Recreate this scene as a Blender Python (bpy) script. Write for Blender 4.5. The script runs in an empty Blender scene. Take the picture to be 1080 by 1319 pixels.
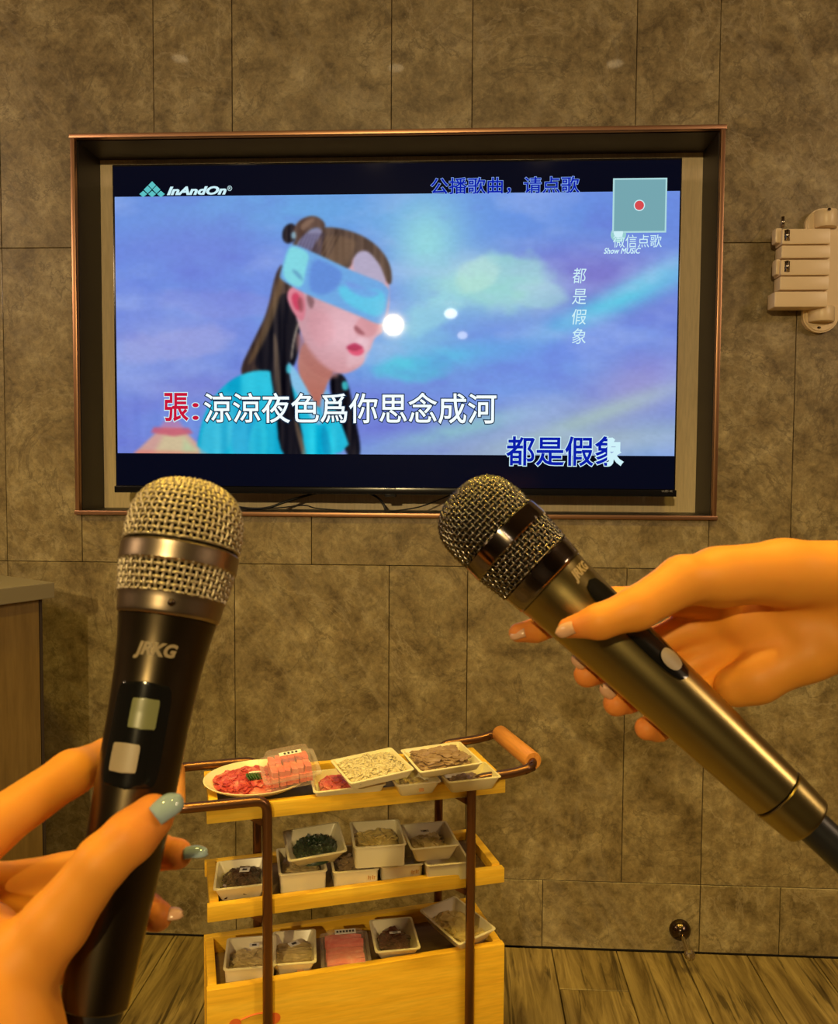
import bpy, bmesh, math, random
import numpy as np
from mathutils import Vector, Matrix, Euler
R = math.radians
S = bpy.context.scene
C = S.collection
rnd = random.Random(7)

# ------------------------------------------------------------------ camera
cam_d = bpy.data.cameras.new('camera')
cam = bpy.data.objects.new('camera', cam_d); C.objects.link(cam); S.camera = cam
CAM = Vector((0.9829, -2.1205, 1.2306))
cam.location = CAM
cam.rotation_euler = Euler((1.5207, -0.0062, 0.0511))
cam_d.sensor_fit = 'HORIZONTAL'; cam_d.sensor_width = 36.0; cam_d.lens = 36.0
cam_d.clip_start = 0.02
cam_d.dof.use_dof = True; cam_d.dof.focus_distance = 1.9; cam_d.dof.aperture_fstop = 30
RM = cam.rotation_euler.to_matrix()
FPX = 1080.0

def ray(px, py):
    return RM @ Vector(((px-540)/FPX, -(py-659.5)/FPX, -1.0))
def at_y(px, py, y):            # point where the sight line through a pixel meets the plane y
    d = ray(px, py); t = (y-CAM.y)/d.y
    return CAM + d*t
def at_z(px, py, z):
    d = ray(px, py); t = (z-CAM.z)/d.z
    return CAM + d*t
def at_d(px, py, d):            # point at a distance d along the viewing axis
    return CAM + ray(px, py)*d

# ------------------------------------------------------------------ light
S.view_settings.view_transform = 'Standard'
S.view_settings.look = 'None'
S.view_settings.gamma = 1.0
S.view_settings.use_curve_mapping = False
S.view_settings.exposure = 0.0
W = bpy.data.worlds.new('world'); S.world = W; W.use_nodes = True
W.node_tree.nodes['Background'].inputs[0].default_value = (1.0, .8, .6, 1)
W.node_tree.nodes['Background'].inputs[1].default_value = 0.05

ROOM = dict(x0=-2.6, x1=4.2, y0=-6.6, z1=2.75)
WARM = (1.0, .69, .12)
SOFT = (1.0, .71, .44)
def lamp(kind, loc, power, col, size=.1, target=None, **kw):
    l = bpy.data.lights.new('lamp_and_fill_light', kind); l.energy = power; l.color = col
    o = bpy.data.objects.new('lamp_and_fill_light', l); C.objects.link(o); o.location = loc
    if kind == 'AREA': l.shape = 'DISK'; l.size = size
    else: l.shadow_soft_size = size
    if kind == 'SPOT': l.spot_size = kw.get('cone', R(80)); l.spot_blend = kw.get('blend', .8)
    if target is not None:
        o.rotation_euler = (Vector(target)-Vector(loc)).to_track_quat('-Z', 'Y').to_euler()
    return o
# two added, unseen side fill lights, and the row of downlights before the wall
LAMP_SPOTS = [(-.075, -1.02), (.72, -1.12), (1.54, -1.12), (2.45, -1.12)]
lamp('AREA', (-2.15, -2.1, 2.68), 38, SOFT, .6, (.7, -.3, 1.0))
lamp('AREA', (3.85, -2.2, 2.68), 36, SOFT, .7, (1.0, -.2, 1.0))
for x, y in LAMP_SPOTS:
    lamp('SPOT', (x, y, 2.70), 76, WARM, .05, (x, y+.25, 0), cone=R(84), blend=1.0)
lamp('SPOT', (.55, -1.95, 2.70), 34, WARM, .06, (.6, -1.75, 0), cone=R(85), blend=1.0)
lamp('SPOT', (1.35, -1.95, 2.70), 26, WARM, .06, (1.2, -1.6, 0), cone=R(85), blend=1.0)

# ------------------------------------------------------------------ helpers
def link(o, parent=None):
    C.objects.link(o)
    if parent: o.parent = parent
    return o
def tag(o, label=None, cat=None, group=None, kind=None):
    if label: o['label'] = label
    if cat: o['category'] = cat
    if group: o['group'] = group
    if kind: o['kind'] = kind
    return o
def thing(name, label, cat, loc=(0, 0, 0), rot=(0, 0, 0), group=None):
    o = bpy.data.objects.new(name, None); C.objects.link(o)
    o.location = loc; o.rotation_euler = rot; o.empty_display_size = .05
    return tag(o, label, cat, group)
def obj(name, bm, mat, parent=None, smooth=False, kind=None, label=None, mw=None):
    me = bpy.data.meshes.new(name)
    bm.normal_update(); bm.to_mesh(me); bm.free()
    if mat: me.materials.append(mat)
    if smooth:
        me.polygons.foreach_set('use_smooth', [True]*len(me.polygons))
        if smooth != 'all':
            me.set_sharp_from_angle(angle=R(40))
    o = bpy.data.objects.new(name, me); link(o, parent)
    if mw is not None: o.matrix_local = mw
    return tag(o, label, None, None, kind)
def box(bm, c, s, rot=None, bev=0.0):
    r = bmesh.ops.create_cube(bm, size=1.0)
    vs = r['verts']
    M = Matrix.Translation(Vector(c)) @ (rot.to_matrix().to_4x4() if rot else Matrix.Identity(4)) @ Matrix.Diagonal((s[0], s[1], s[2], 1))
    bmesh.ops.transform(bm, matrix=M, verts=vs)
    if bev > 0:
        es = list({e for v in vs for e in v.link_edges})
        bmesh.ops.bevel(bm, geom=es, offset=bev, segments=2, affect='EDGES', profile=.6)
def lathe(bm, prof, n=32, mat=None, cap=True):
    rings = []
    for r, z in prof:
        rings.append([bm.verts.new((r*math.cos(2*math.pi*i/n), r*math.sin(2*math.pi*i/n), z)) for i in range(n)])
    for a, b in zip(rings, rings[1:]):
        for i in range(n):
            bm.faces.new((a[i], a[(i+1) % n], b[(i+1) % n], b[i]))
    if cap:
        bm.faces.new(rings[0][::-1]); bm.faces.new(rings[-1])
    if mat is not None:
        bmesh.ops.transform(bm, matrix=mat, verts=[v for r in rings for v in r])
def tube(bm, pts, r, n=8, closed=False, caps=True):
    pts = [Vector(p) for p in pts]; m = len(pts)
    rr = r if isinstance(r, (list, tuple)) else [r]*m
    up = None; rings = []
    for i in range(m):
        if closed: t = pts[(i+1) % m]-pts[i-1]
        else: t = pts[min(i+1, m-1)]-pts[max(i-1, 0)]
        t.normalize()
        if up is None:
            up = Vector((0, 0, 1)) if abs(t.z) < .9 else Vector((1, 0, 0))
        up = (up-t*up.dot(t)).normalized(); sd = t.cross(up)
        rings.append([bm.verts.new(pts[i]+(up*math.cos(2*math.pi*k/n)+sd*math.sin(2*math.pi*k/n))*rr[i]) for k in range(n)])
    rng = range(m) if closed else range(m-1)
    for i in rng:
        a, b = rings[i], rings[(i+1) % m]
        for k in range(n):
            bm.faces.new((a[k], b[k], b[(k+1) % n], a[(k+1) % n]))
    if caps and not closed:
        bm.faces.new(rings[0]); bm.faces.new(rings[-1][::-1])
def arc_pts(corners, rad, n=6):     # a polyline with rounded corners
    P = [Vector(p) for p in corners]; out = [P[0]]
    for i in range(1, len(P)-1):
        a = (P[i-1]-P[i]).normalized(); b = (P[i+1]-P[i]).normalized()
        p0 = P[i]+a*rad; p1 = P[i]+b*rad
        for k in range(n+1):
            t = k/n
            out.append(p0*(1-t)**2+P[i]*2*t*(1-t)+p1*t*t)
    out.append(P[-1]); return out

# ------------------------------------------------------------------ materials
def mat(name, base=(.5, .5, .5), rough=.5, metal=0., **kw):
    m = bpy.data.materials.new(name); m.use_nodes = True
    b = m.node_tree.nodes['Principled BSDF']
    b.inputs['Base Color'].default_value = (*base, 1)
    b.inputs['Roughness'].default_value = rough
    b.inputs['Metallic'].default_value = metal
    for k, v in kw.items():
        k = k.replace('_', ' ')
        b.inputs[k].default_value = (*v, 1) if isinstance(v, tuple) and len(v) == 3 and 'Radius' not in k else v
    return m
class NT:
    def __init__(s, m): s.m = m; s.t = m.node_tree; s.b = s.t.nodes['Principled BSDF']
    def n(s, t, **kw):
        x = s.t.nodes.new(t)
        for k, v in kw.items(): setattr(x, k, v)
        return x
    def l(s, a, b): s.t.links.new(a, b)
    def coord(s, scale=(1, 1, 1), rand=True, rot=(0, 0, 0), space='Object'):
        tc = s.n('ShaderNodeTexCoord'); mp = s.n('ShaderNodeMapping')
        mp.inputs['Scale'].default_value = scale; mp.inputs['Rotation'].default_value = rot
        s.l(tc.outputs[space], mp.inputs[0])
        if rand:
            oi = s.n('ShaderNodeObjectInfo'); mu = s.n('ShaderNodeVectorMath', operation='SCALE')
            cb = s.n('ShaderNodeCombineXYZ')
            for i in range(3): s.l(oi.outputs['Random'], cb.inputs[i])
            s.l(cb.outputs[0], mu.inputs[0]); mu.inputs['Scale'].default_value = 37.0
            s.l(mu.outputs[0], mp.inputs['Location'])
        return mp.outputs[0]
    def noise(s, vec, scale, detail=6, rough=.6, dist=0.):
        x = s.n('ShaderNodeTexNoise'); x.inputs['Scale'].default_value = scale
        x.inputs['Detail'].default_value = detail; x.inputs['Roughness'].default_value = rough
        x.inputs['Distortion'].default_value = dist
        s.l(vec, x.inputs['Vector']); return x.outputs['Fac']
    def ramp(s, fac, stops):
        x = s.n('ShaderNodeValToRGB'); e = x.color_ramp.elements
        while len(e) < len(stops): e.new(.5)
        for i, (p, c) in enumerate(stops):
            e[i].position = p; e[i].color = (*c, 1) if len(c) == 3 else c
        s.l(fac, x.inputs[0]); return x.outputs['Color']
    def mix(s, fac, a, b, mode='MIX'):
        x = s.n('ShaderNodeMix', data_type='RGBA', blend_type=mode)
        if isinstance(fac, (int, float)): x.inputs[0].default_value = fac
        else: s.l(fac, x.inputs[0])
        for v, i in ((a, 6), (b, 7)):
            if isinstance(v, tuple): x.inputs[i].default_value = (*v, 1)
            else: s.l(v, x.inputs[i])
        return x.outputs[2]
    def bump(s, fac, strength=.2, dist=.002):
        x = s.n('ShaderNodeBump'); x.inputs['Strength'].default_value = strength
        x.inputs['Distance'].default_value = dist
        s.l(fac, x.inputs['Height']); s.l(x.outputs[0], s.b.inputs['Normal'])

def stone_mat():
    m = mat('stone_tile', rough=.42, Coat_Weight=.22, Coat_Roughness=.04); t = NT(m)
    v = t.coord((1, 1, 1))
    f1 = t.noise(v, 10, 12, .74, .25)
    base = t.ramp(f1, [(.34, (.105, .074, .035)), (.45, (.20, .148, .074)), (.55, (.27, .21, .112)), (.66, (.38, .31, .185))])
    f2 = t.noise(v, 46, 8, .8, .5)
    sp = t.ramp(f2, [(.36, (.55, .53, .50)), (.5, (1, 1, 1)), (.66, (1.45, 1.42, 1.35))])
    c = t.mix(.75, base, sp, 'MULTIPLY')
    v2 = t.coord((1, 1, 1), rot=(0, R(38), 0))
    wv = t.n('ShaderNodeTexNoise'); wv.inputs['Scale'].default_value = 1.1; wv.inputs['Detail'].default_value = 5
    wv.inputs['Distortion'].default_value = 1.4; mp = t.n('ShaderNodeMapping'); mp.inputs['Scale'].default_value = (2.6, 1, .7)
    t.l(v2, mp.inputs[0]); t.l(mp.outputs[0], wv.inputs['Vector'])
    vo = t.n('ShaderNodeTexNoise'); vo.inputs['Scale'].default_value = 3.4; vo.inputs['Detail'].default_value = 9; vo.inputs['Roughness'].default_value = .62; vo.inputs['Distortion'].default_value = .5
    t.l(v2, vo.inputs['Vector'])
    ck = t.ramp(vo.outputs['Fac'], [(.488, (0, 0, 0)), (.497, (1, 1, 1)), (.500, (1, 1, 1)), (.509, (0, 0, 0))])
    c = t.mix(t.mix(.50, (0, 0, 0), ck), c, (.085, .060, .032))
    ck2 = t.ramp(vo.outputs['Fac'], [(.575, (0, 0, 0)), (.585, (1, 1, 1)), (.60, (0, 0, 0))])
    c = t.mix(t.mix(.35, (0, 0, 0), ck2), c, (.46, .38, .25))
    vein = t.ramp(wv.outputs['Fac'], [(.485, (0, 0, 0)), (.5, (1, 1, 1)), (.515, (0, 0, 0))])
    c = t.mix(t.mix(.16, (0, 0, 0), vein), c, (.42, .36, .27))
    crack = t.ramp(wv.outputs['Fac'], [(.40, (0, 0, 0)), (.406, (1, 1, 1)), (.412, (0, 0, 0))])
    c = t.mix(t.mix(.22, (0, 0, 0), crack), c, (.09, .065, .04))
    t.l(c, t.b.inputs['Base Color'])
    t.bump(f2, .25, .0015); return m
def wood_mat(name, c0, c1, c2, scale=(1, 1, 1), rough=.45, knots=0., ax='x'):
    m = mat(name, rough=rough); t = NT(m)
    sc = {'x': (1.2, 14, 14), 'z': (14, 14, 1.2), 'y': (14, 1.2, 14)}[ax]
    v = t.coord(tuple(a*b for a, b in zip(sc, scale)))
    f = t.noise(v, 3.0, 5, .55, .6)
    c = t.ramp(f, [(.3, c0), (.5, c1), (.72, c2)])
    f2 = t.noise(v, 14, 4, .6)
    c = t.mix(.3, c, t.ramp(f2, [(.35, (.7, .7, .7)), (.6, (1.15, 1.15, 1.15))]), 'MULTIPLY')
    if knots:
        v3 = t.coord((1, 1, 1.9)); vo = t.n('ShaderNodeTexVoronoi'); vo.inputs['Scale'].default_value = 5.5
        t.l(v3, vo.inputs['Vector'])
        k = t.ramp(vo.outputs['Distance'], [(.0, (1, 1, 1)), (.10, (.4, .4, .4)), (.16, (0, 0, 0))])
        c = t.mix(t.mix(knots, (0, 0, 0), k), c, tuple(x*.45 for x in c0))
    t.l(c, t.b.inputs['Base Color']); t.bump(f2, .1, .0005); return m
def floor_mat():
    m = mat('weathered_plank', rough=.5); t = NT(m)
    v = t.coord((9, .9, 1)); f = t.noise(v, 3.2, 8, .68, 1.2)
    c = t.ramp(f, [(.32, (.085, .052, .016)), (.46, (.20, .14, .055)), (.60, (.31, .225, .095)), (.8, (.42, .32, .15))])
    v2 = t.coord((16, .8, 1)); f2 = t.noise(v2, 2.6, 6, .6, .8)
    cr = t.ramp(f2, [(.37, (.22, .2, .18)), (.43, (1, 1, 1))])
    c = t.mix(.85, c, cr, 'MULTIPLY')
    v3 = t.coord((2.2, 1, 1)); f3 = t.noise(v3, 3, 3, .5)
    c = t.mix(.6, c, t.ramp(f3, [(.35, (.6, .58, .52)), (.6, (1.1, 1.1, 1.1))]), 'MULTIPLY')
    t.l(c, t.b.inputs['Base Color']); t.bump(f2, .3, .002); return m
def skin_mat():
    m = mat('skin', (.80, .50, .33), .52, Specular_IOR_Level=.3, Subsurface_Weight=.12, Subsurface_Scale=.01)
    m.node_tree.nodes['Principled BSDF'].inputs['Subsurface Radius'].default_value = (1, .35, .15)
    t = NT(m); at = t.n('ShaderNodeAttribute'); at.attribute_name = 'flush'
    v = t.coord((1, 1, 1), False); f = t.noise(v, 45, 4, .6)
    c = t.mix(t.ramp(f, [(.35, (0, 0, 0)), (.7, (.35, .35, .35))]), (.85, .345, .045), (.78, .28, .04))
    c = t.mix(at.outputs['Fac'], c, (.72, .15, .06))
    t.l(c, t.b.inputs['Base Color'])
    f2 = t.noise(v, 420, 3, .6); t.bump(f2, .12, .0004); return m
def metal_mat(name, c, rough, metal=1., brushed=None):
    m = mat(name, c, rough, metal)
    if brushed:
        t = NT(m); v = t.coord(brushed, False); f = t.noise(v, 60, 3, .6)
        t.l(t.ramp(f, [(.3, tuple(x*.75 for x in c)), (.7, tuple(min(1, x*1.2) for x in c))]), t.b.inputs['Base Color'])
    return m
def emit(name, c, s=1.0, rough=.3):
    m = mat(name, (0, 0, 0), rough); b = m.node_tree.nodes['Principled BSDF']
    b.inputs['Emission Color'].default_value = (*c, 1); b.inputs['Emission Strength'].default_value = s
    b.inputs['Specular IOR Level'].default_value = .2
    return m
def glass_film(name, tint, alpha, rough=.12):
    m = mat(name, tint, rough); b = m.node_tree.nodes['Principled BSDF']
    b.inputs['Alpha'].default_value = alpha; b.inputs['Specular IOR Level'].default_value = .8
    t = NT(m); v = t.coord((1, 3, 1)); f = t.noise(v, 18, 3, .6, 1.0); t.bump(f, .5, .004)
    return m
def food_mat(name, cols, scale=60, rough=.35):
    m = mat(name, rough=rough); t = NT(m); v = t.coord((1, 1, 1), False)
    f = t.noise(v, scale, 5, .65, .6)
    n = len(cols); t.l(t.ramp(f, [(.3+.45*i/(n-1), c) for i, c in enumerate(cols)]), t.b.inputs['Base Color'])
    t.bump(f, .4, .002); return m

M = {}
M['stone'] = stone_mat()
M['grout'] = mat('grout', (.035, .026, .017), .9)
M['plank'] = floor_mat()
M['plaster'] = mat('plaster', (.42, .35, .26), .8)
M['ceiling'] = mat('ceiling_paint', (.30, .24, .18), .9)
M['brass'] = metal_mat('copper_trim', (.50, .27, .16), .36)
M['reveal'] = mat('dark_wood_veneer', (.014, .008, .007), .45)
M['backboard'] = wood_mat('recess_backboard', (.74, .58, .38), (.78, .62, .42), (.82, .66, .46), ax='z')
M['tvblack'] = mat('television_black', (.006, .006, .009), .18)
M['cable'] = mat('cable_black', (.008, .008, .01), .4)
M['pine'] = wood_mat('pine', (.78, .43, .03), (.88, .52, .038), (.92, .60, .07), rough=.4, knots=.0)
M['pinebox'] = wood_mat('pine_box', (.80, .43, .028), (.88, .51, .034), (.92, .58, .06), rough=.4, knots=.5)
M['dowel'] = wood_mat('dowel_wood', (.52, .19, .04), (.66, .27, .06), (.74, .34, .09), rough=.35, ax='y')
M['bronze'] = metal_mat('bronze_tube', (.20, .095, .05), .32, .9)
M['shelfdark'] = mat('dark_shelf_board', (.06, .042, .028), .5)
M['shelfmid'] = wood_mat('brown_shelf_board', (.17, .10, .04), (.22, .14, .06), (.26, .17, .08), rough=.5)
M['ceramic'] = mat('white_melamine', (.82, .73, .50), .28)
M['paper'] = mat('paper_label', (.85, .82, .76), .6)
M['ink'] = mat('label_ink', (.05, .045, .05), .6)
M['redink'] = mat('orange_paint', (.80, .16, .03), .5)
M['brownink'] = mat('faded_brown_paint', (.55, .24, .05), .5)
M['film'] = glass_film('cling_film', (.75, .68, .50), .05)
M['clearbox'] = glass_film('clear_plastic', (.95, .80, .75), .16, .08)
M['skin'] = skin_mat()
M['grille1'] = metal_mat('champagne_wire', (.58, .49, .32), .42, .75)
M['grille2'] = metal_mat('gunmetal_wire', (.20, .175, .14), .22)
M['foam'] = mat('grille_foam', (.020, .015, .010), .9)
M['ring1'] = metal_mat('pewter_ring', (.36, .28, .20), .34)
M['ring2'] = metal_mat('dark_chrome_ring', (.20, .165, .14), .10)
M['body1'] = metal_mat('dark_gunmetal_lacquer', (.115, .088, .052), .28, 1.0)
M['body2'] = metal_mat('olive_gold_lacquer', (.30, .235, .095), .30, 1.0)
M['blackgloss'] = mat('gloss_black_panel', (.006, .006, .006), .12)
M['logo'] = mat('champagne_print', (.62, .50, .32), .4)
M['lcd'] = mat('lcd_glass', (.20, .21, .10), .25)
M['button'] = mat('silver_button', (.36, .29, .20), .4)
M['antenna'] = mat('antenna_plastic', (.010, .010, .012), .4)
M['nail_blue'] = mat('pale_blue_varnish', (.34, .45, .52), .06)
M['nail_pink'] = mat('pale_pink_nail', (.72, .42, .26), .15)
M['hook_white'] = mat('ivory_plastic', (.80, .63, .42), .35)
M['chrome'] = metal_mat('chrome', (.45, .38, .30), .16)
M['darkmetal'] = metal_mat('dark_nickel', (.10, .07, .05), .2)
M['cab'] = wood_mat('oak_laminate', (.15, .092, .030), (.19, .118, .040), (.22, .14, .05), ax='z', rough=.5)
M['cabtop'] = mat('grey_counter_slab', (.22, .185, .13), .4)
M['cabdark'] = mat('dark_carcass_and_shadow', (.035, .022, .018), .7)  # dark carcass, and the shadow painted beside the cabinet end
M['lampdisc'] = emit('lamp_glow', (1, .72, .38), 14)
M['lampring'] = mat('lamp_ring_white', (.7, .65, .55), .5)

# ------------------------------------------------------------------ room shell
def plane_box(name, lo, hi, m):
    bm = bmesh.new(); c = [(a+b)/2 for a, b in zip(lo, hi)]
    box(bm, c, [b-a for a, b in zip(lo, hi)])
    return tag(obj(name, bm, m), kind='structure')
x0, x1, y0, z1 = ROOM['x0'], ROOM['x1'], ROOM['y0'], ROOM['z1']
# recess opening in the tiled wall
HX0, HX1, HZ0, HZ1, HD = -0.004, 1.607, 1.118, 2.064, .14

def slab_with_hole(bm, X0, X1, Z0, Z1, yf, yb, hole=None, bev=0):
    xs = sorted({X0, X1} | ({h for h in hole[:2] if X0 < h < X1} if hole else set()))
    zs = sorted({Z0, Z1} | ({h for h in hole[2:] if Z0 < h < Z1} if hole else set()))
    V = {}
    def v(x, z):
        if (x, z) not in V: V[(x, z)] = bm.verts.new((x, yf, z))
        return V[(x, z)]
    fs = []
    for a, b in zip(xs, xs[1:]):
        for c, d in zip(zs, zs[1:]):
            if hole and hole[0] <= (a+b)/2 <= hole[1] and hole[2] <= (c+d)/2 <= hole[3]: continue
            fs.append(bm.faces.new((v(a, c), v(b, c), v(b, d), v(a, d))))
    if not fs: return False
    r = bmesh.ops.extrude_face_region(bm, geom=fs)
    for g in r['geom']:
        if isinstance(g, bmesh.types.BMVert): g.co.y = yb
    bmesh.ops.recalc_face_normals(bm, faces=bm.faces)
    return True
bm = bmesh.new()
slab_with_hole(bm, x0, x1, -.02, z1, .012, .30, (HX0, HX1, HZ0, HZ1))
wall = tag(obj('wall_back', bm, M['grout']), kind='structure')
ROWS = [(.002, .1784, 0), (.1784, .9866, 1), (.9866, 1.7914, 0), (1.7914, 2.5990, 1), (2.5990, 2.748, 0)]
G = .0008
for za, zb, ph in ROWS:
    ok = (0, 2) if ph == 0 else (1, 2)
    ks = [k for k in range(-15, 24) if k % 3 in ok]
    xsj = [x0]+[k*.2 for k in ks if x0 < k*.2 < x1]+[x1]
    for a, b in zip(xsj, xsj[1:]):
        bm = bmesh.new(); dp = rnd.uniform(0, .0012)
        if slab_with_hole(bm, a+G, b-G, za+G, zb-G, dp, .0125, (HX0, HX1, HZ0, HZ1)):
            es = [e for e in bm.edges if all(v.co.y < .005 for v in e.verts) and len(e.link_faces) == 2 and any(abs(f.normal.y) < .5 for f in e.link_faces)]
            bmesh.ops.bevel(bm, geom=es, offset=.0010, segments=1, affect='EDGES')
            obj('tile', bm, M['stone'], wall)
        else: bm.free()
# left, right and front walls, ceiling
plane_box('wall_left', (x0-.1, y0, 0), (x0, .3, z1), M['plaster'])
plane_box('wall_right', (x1, y0, 0), (x1+.1, .3, z1), M['plaster'])
plane_box('wall_front', (x0-.1, y0-.1, 0), (x1+.1, y0, z1), M['plaster'])
plane_box('ceiling', (x0-.1, y0-.1, z1), (x1+.1, .3, z1+.1), M['ceiling'])
fl = plane_box('floor', (x0-.1, y0-.1, -.12), (x1+.1, .0, -.012), M['grout'])
pw, pl = .165, 1.22
i = 0; x = x0+.03
pmesh = {}
while x < x1:
    off = (i*.47) % pl
    y = .0+off
    while y > y0:
        ya = max(y-pl, y0); yb = min(y, -.001)
        if yb-ya > .03:
            L = round(yb-ya, 3); wd = round(min(pw, x1-x), 3)
            if (L, wd) not in pmesh:
                bm = bmesh.new(); box(bm, (0, 0, -.006), (wd-.0022, L-.0022, .012))
                es = [e for e in bm.edges if all(v.co.z > -.002 for v in e.verts)]
                bmesh.ops.bevel(bm, geom=es, offset=.0012, segments=1, affect='EDGES')
                me = bpy.data.meshes.new('plank'); bm.to_mesh(me); bm.free(); me.materials.append(M['plank']); pmesh[(L, wd)] = me
            o = bpy.data.objects.new('plank', pmesh[(L, wd)]); link(o, fl)
            o.location = (x+wd/2, (ya+yb)/2, rnd.uniform(-.0004, 0))
        y -= pl
    x += pw; i += 1

# TV recess: reveals, backboard, metal frame
bm = bmesh.new(); box(bm, ((HX0+HX1)/2, HD+.004, (HZ0+HZ1)/2), (HX1-HX0, .008, HZ1-HZ0))
rec = tag(obj('trim_1', bm, M['backboard']), kind='structure')
bm = bmesh.new(); t_ = .004
box(bm, (HX0+t_/2, HD/2+.004, (HZ0+HZ1)/2), (t_, HD-.008, HZ1-HZ0))
obj('recess_lining', bm, M['reveal'], rec)
bm = bmesh.new(); box(bm, (HX1-t_/2, HD/2+.004, (HZ0+HZ1)/2), (t_, HD-.008, HZ1-HZ0)); obj('recess_lining', bm, M['reveal'], rec)
bm = bmesh.new(); box(bm, ((HX0+HX1)/2, HD/2+.004, HZ1-t_/2), (HX1-HX0-2*t_, HD-.008, t_)); obj('recess_lining', bm, M['reveal'], rec)
bm = bmesh.new(); box(bm, ((HX0+HX1)/2, HD/2+.004, HZ0+t_/2), (HX1-HX0-2*t_, HD-.008, t_)); obj('recess_lining', bm, M['reveal'], rec)
fr = thing('metal_frame', 'thin copper-coloured metal frame around the television recess in the tiled wall', 'frame', ((HX0+HX1)/2, -.004, HZ0))
fw = .0105
for c, s in ((( (HX0+HX1)/2, -.003, HZ1+fw/2-.003), (HX1-HX0+2*fw, .016, fw)), (((HX0+HX1)/2, -.003, HZ0-fw/2+.003), (HX1-HX0+2*fw, .016, fw)),
             ((HX0-fw/2+.003, -.003, (HZ0+HZ1)/2), (fw, .016, HZ1-HZ0-.006)), ((HX1+fw/2-.003, -.003, (HZ0+HZ1)/2), (fw, .016, HZ1-HZ0-.006))):
    bm = bmesh.new(); box(bm, Vector(c)-fr.location, s, bev=.0015); obj('frame_bar', bm, M['brass'], fr, True)

# ------------------------------------------------------------------ television
TY = .030
TX0, TX1, TZ0, TZ1 = .078, 1.523, 1.170, 2.009
tv = thing('television', 'large flat black television in the wall recess playing a karaoke video', 'television', ((TX0+TX1)/2, TY, TZ0))
T0 = tv.location
def tvbox(name, lo, hi, m, bev=.002, parent=tv, label=None):
    bm = bmesh.new(); c = [(a+b)/2 for a, b in zip(lo, hi)]
    box(bm, Vector(c)-T0, [b-a for a, b in zip(lo, hi)], bev=bev); return obj(name, bm, m, parent, True, label=label)
tvbox('housing', (TX0, TY+.002, TZ0), (TX1, TY+.045, TZ1), M['tvblack'])
tvbox('back_cover', (TX0+.2, TY+.045, TZ0+.05), (TX1-.2, TY+.085, TZ1-.2), M['tvblack'], .01)
tvbox('bottom_bezel', (TX0-.002, TY-.003, TZ0-.003), (TX1+.002, TY+.004, TZ0+.014), M['tvblack'], .001)
tvbox('wall_mount', (.55, TY+.085, 1.4), (1.05, HD, 1.75), M['darkmetal'], .003)

# ---- the picture on the screen: painted into a colour attribute
def lin(c): return tuple(((v/255+.055)/1.055)**2.4 if v/255 > .04045 else v/255/12.92 for v in c)
NX, NY = 540, 248
yy, xx = np.mgrid[0:NY, 0:NX]
PX = (xx+.5)/NX*730.0; PY = (yy+.5)/NY*335.0            # picture units, origin top left
rs = np.random.RandomState(3)
def vnoise(sx, sy, seed):
    r = np.random.RandomState(seed); gw, gh = int(730/sx)+3, int(335/sy)+3
    g = r.rand(gh, gw); u = PX/sx; v = PY/sy
    i0 = u.astype(int); j0 = v.astype(int); fu = u-i0; fv = v-j0
    fu = fu*fu*(3-2*fu); fv = fv*fv*(3-2*fv)
    return (g[j0, i0]*(1-fu)+g[j0, i0+1]*fu)*(1-fv)+(g[j0+1, i0]*(1-fu)+g[j0+1, i0+1]*fu)*fv
img = np.zeros((NY, NX, 3))
def A(c): return np.array(c, float)
def blend(mask, c):
    global img
    img = img*(1-mask[..., None])+A(c)*mask[..., None]
def blob(cx, cy, rx, ry, ang=0., p=1.0):
    a = math.radians(ang); dx = PX-cx; dy = PY-cy
    u = (dx*math.cos(a)+dy*math.sin(a))/rx; v = (-dx*math.sin(a)+dy*math.cos(a))/ry
    return np.exp(-(u*u+v*v)*p)
n1 = .5*vnoise(150, 70, 1)+.3*vnoise(70, 32, 2)+.2*vnoise(34, 17, 4)
img[:] = A((112, 140, 222))
blend(np.clip((PY-120)/220, 0, 1)*.35*np.ones_like(PX), (128, 128, 205))
blend(np.clip(n1*1.7-.55, 0, 1)*.8, (120, 165, 232))
blend(blob(250, 20, 230, 45)*.7, (108, 176, 226))
blend(blob(560, 45, 200, 60)*.6, (105, 150, 225))
blend(blob(120, 60, 110, 60)*.45, (120, 130, 215))
blend(blob(640, 110, 90, 50, 0)*.6, (132, 118, 196))
blend(blob(560, 95, 80, 30)*.4, (130, 120, 205))
blend(blob(410, 62, 50, 62)*.9, (146, 208, 222))
blend(blob(495, 125, 75, 32, 10)*.9, (150, 205, 216))
blend(blob(455, 110, 55, 25, -25)*.8, (160, 210, 220))
blend(blob(545, 115, 30, 16)*.6, (165, 215, 215))
blend(blob(400, 185, 70, 45)*.8, (130, 190, 225))
blend(blob(640, 145, 130, 16, -24)*.95, (98, 190, 226))
blend(blob(690, 110, 60, 12, -28)*.6, (120, 205, 230))
def cloud(cx, cy, rx, ry, ang, c, a, sd, th=.5, sh=5):
    w = vnoise(26, 18, sd)*.5+vnoise(12, 9, sd+1)*.3+vnoise(58, 36, sd+2)*.4
    blend(np.clip((blob(cx, cy, rx, ry, ang)*1.15+(w-.6)*.55-th)*sh, 0, 1)*a, c)
cloud(500, 112, 74, 44, -8, (150, 204, 212), .75, 60, .50, 3.5); cloud(478, 104, 38, 26, -20, (176, 216, 216), .6, 63, .5, 4)
cloud(552, 128, 46, 22, 0, (158, 206, 214), .6, 66, .5, 4); cloud(420, 150, 60, 26, -32, (150, 206, 224), .6, 69, .5, 3)
cloud(395, 225, 60, 22, 0, (92, 196, 220), .7, 72, .5, 3); cloud(330, 205, 60, 20, 0, (150, 190, 230), .4, 75, .5, 3)
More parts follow.
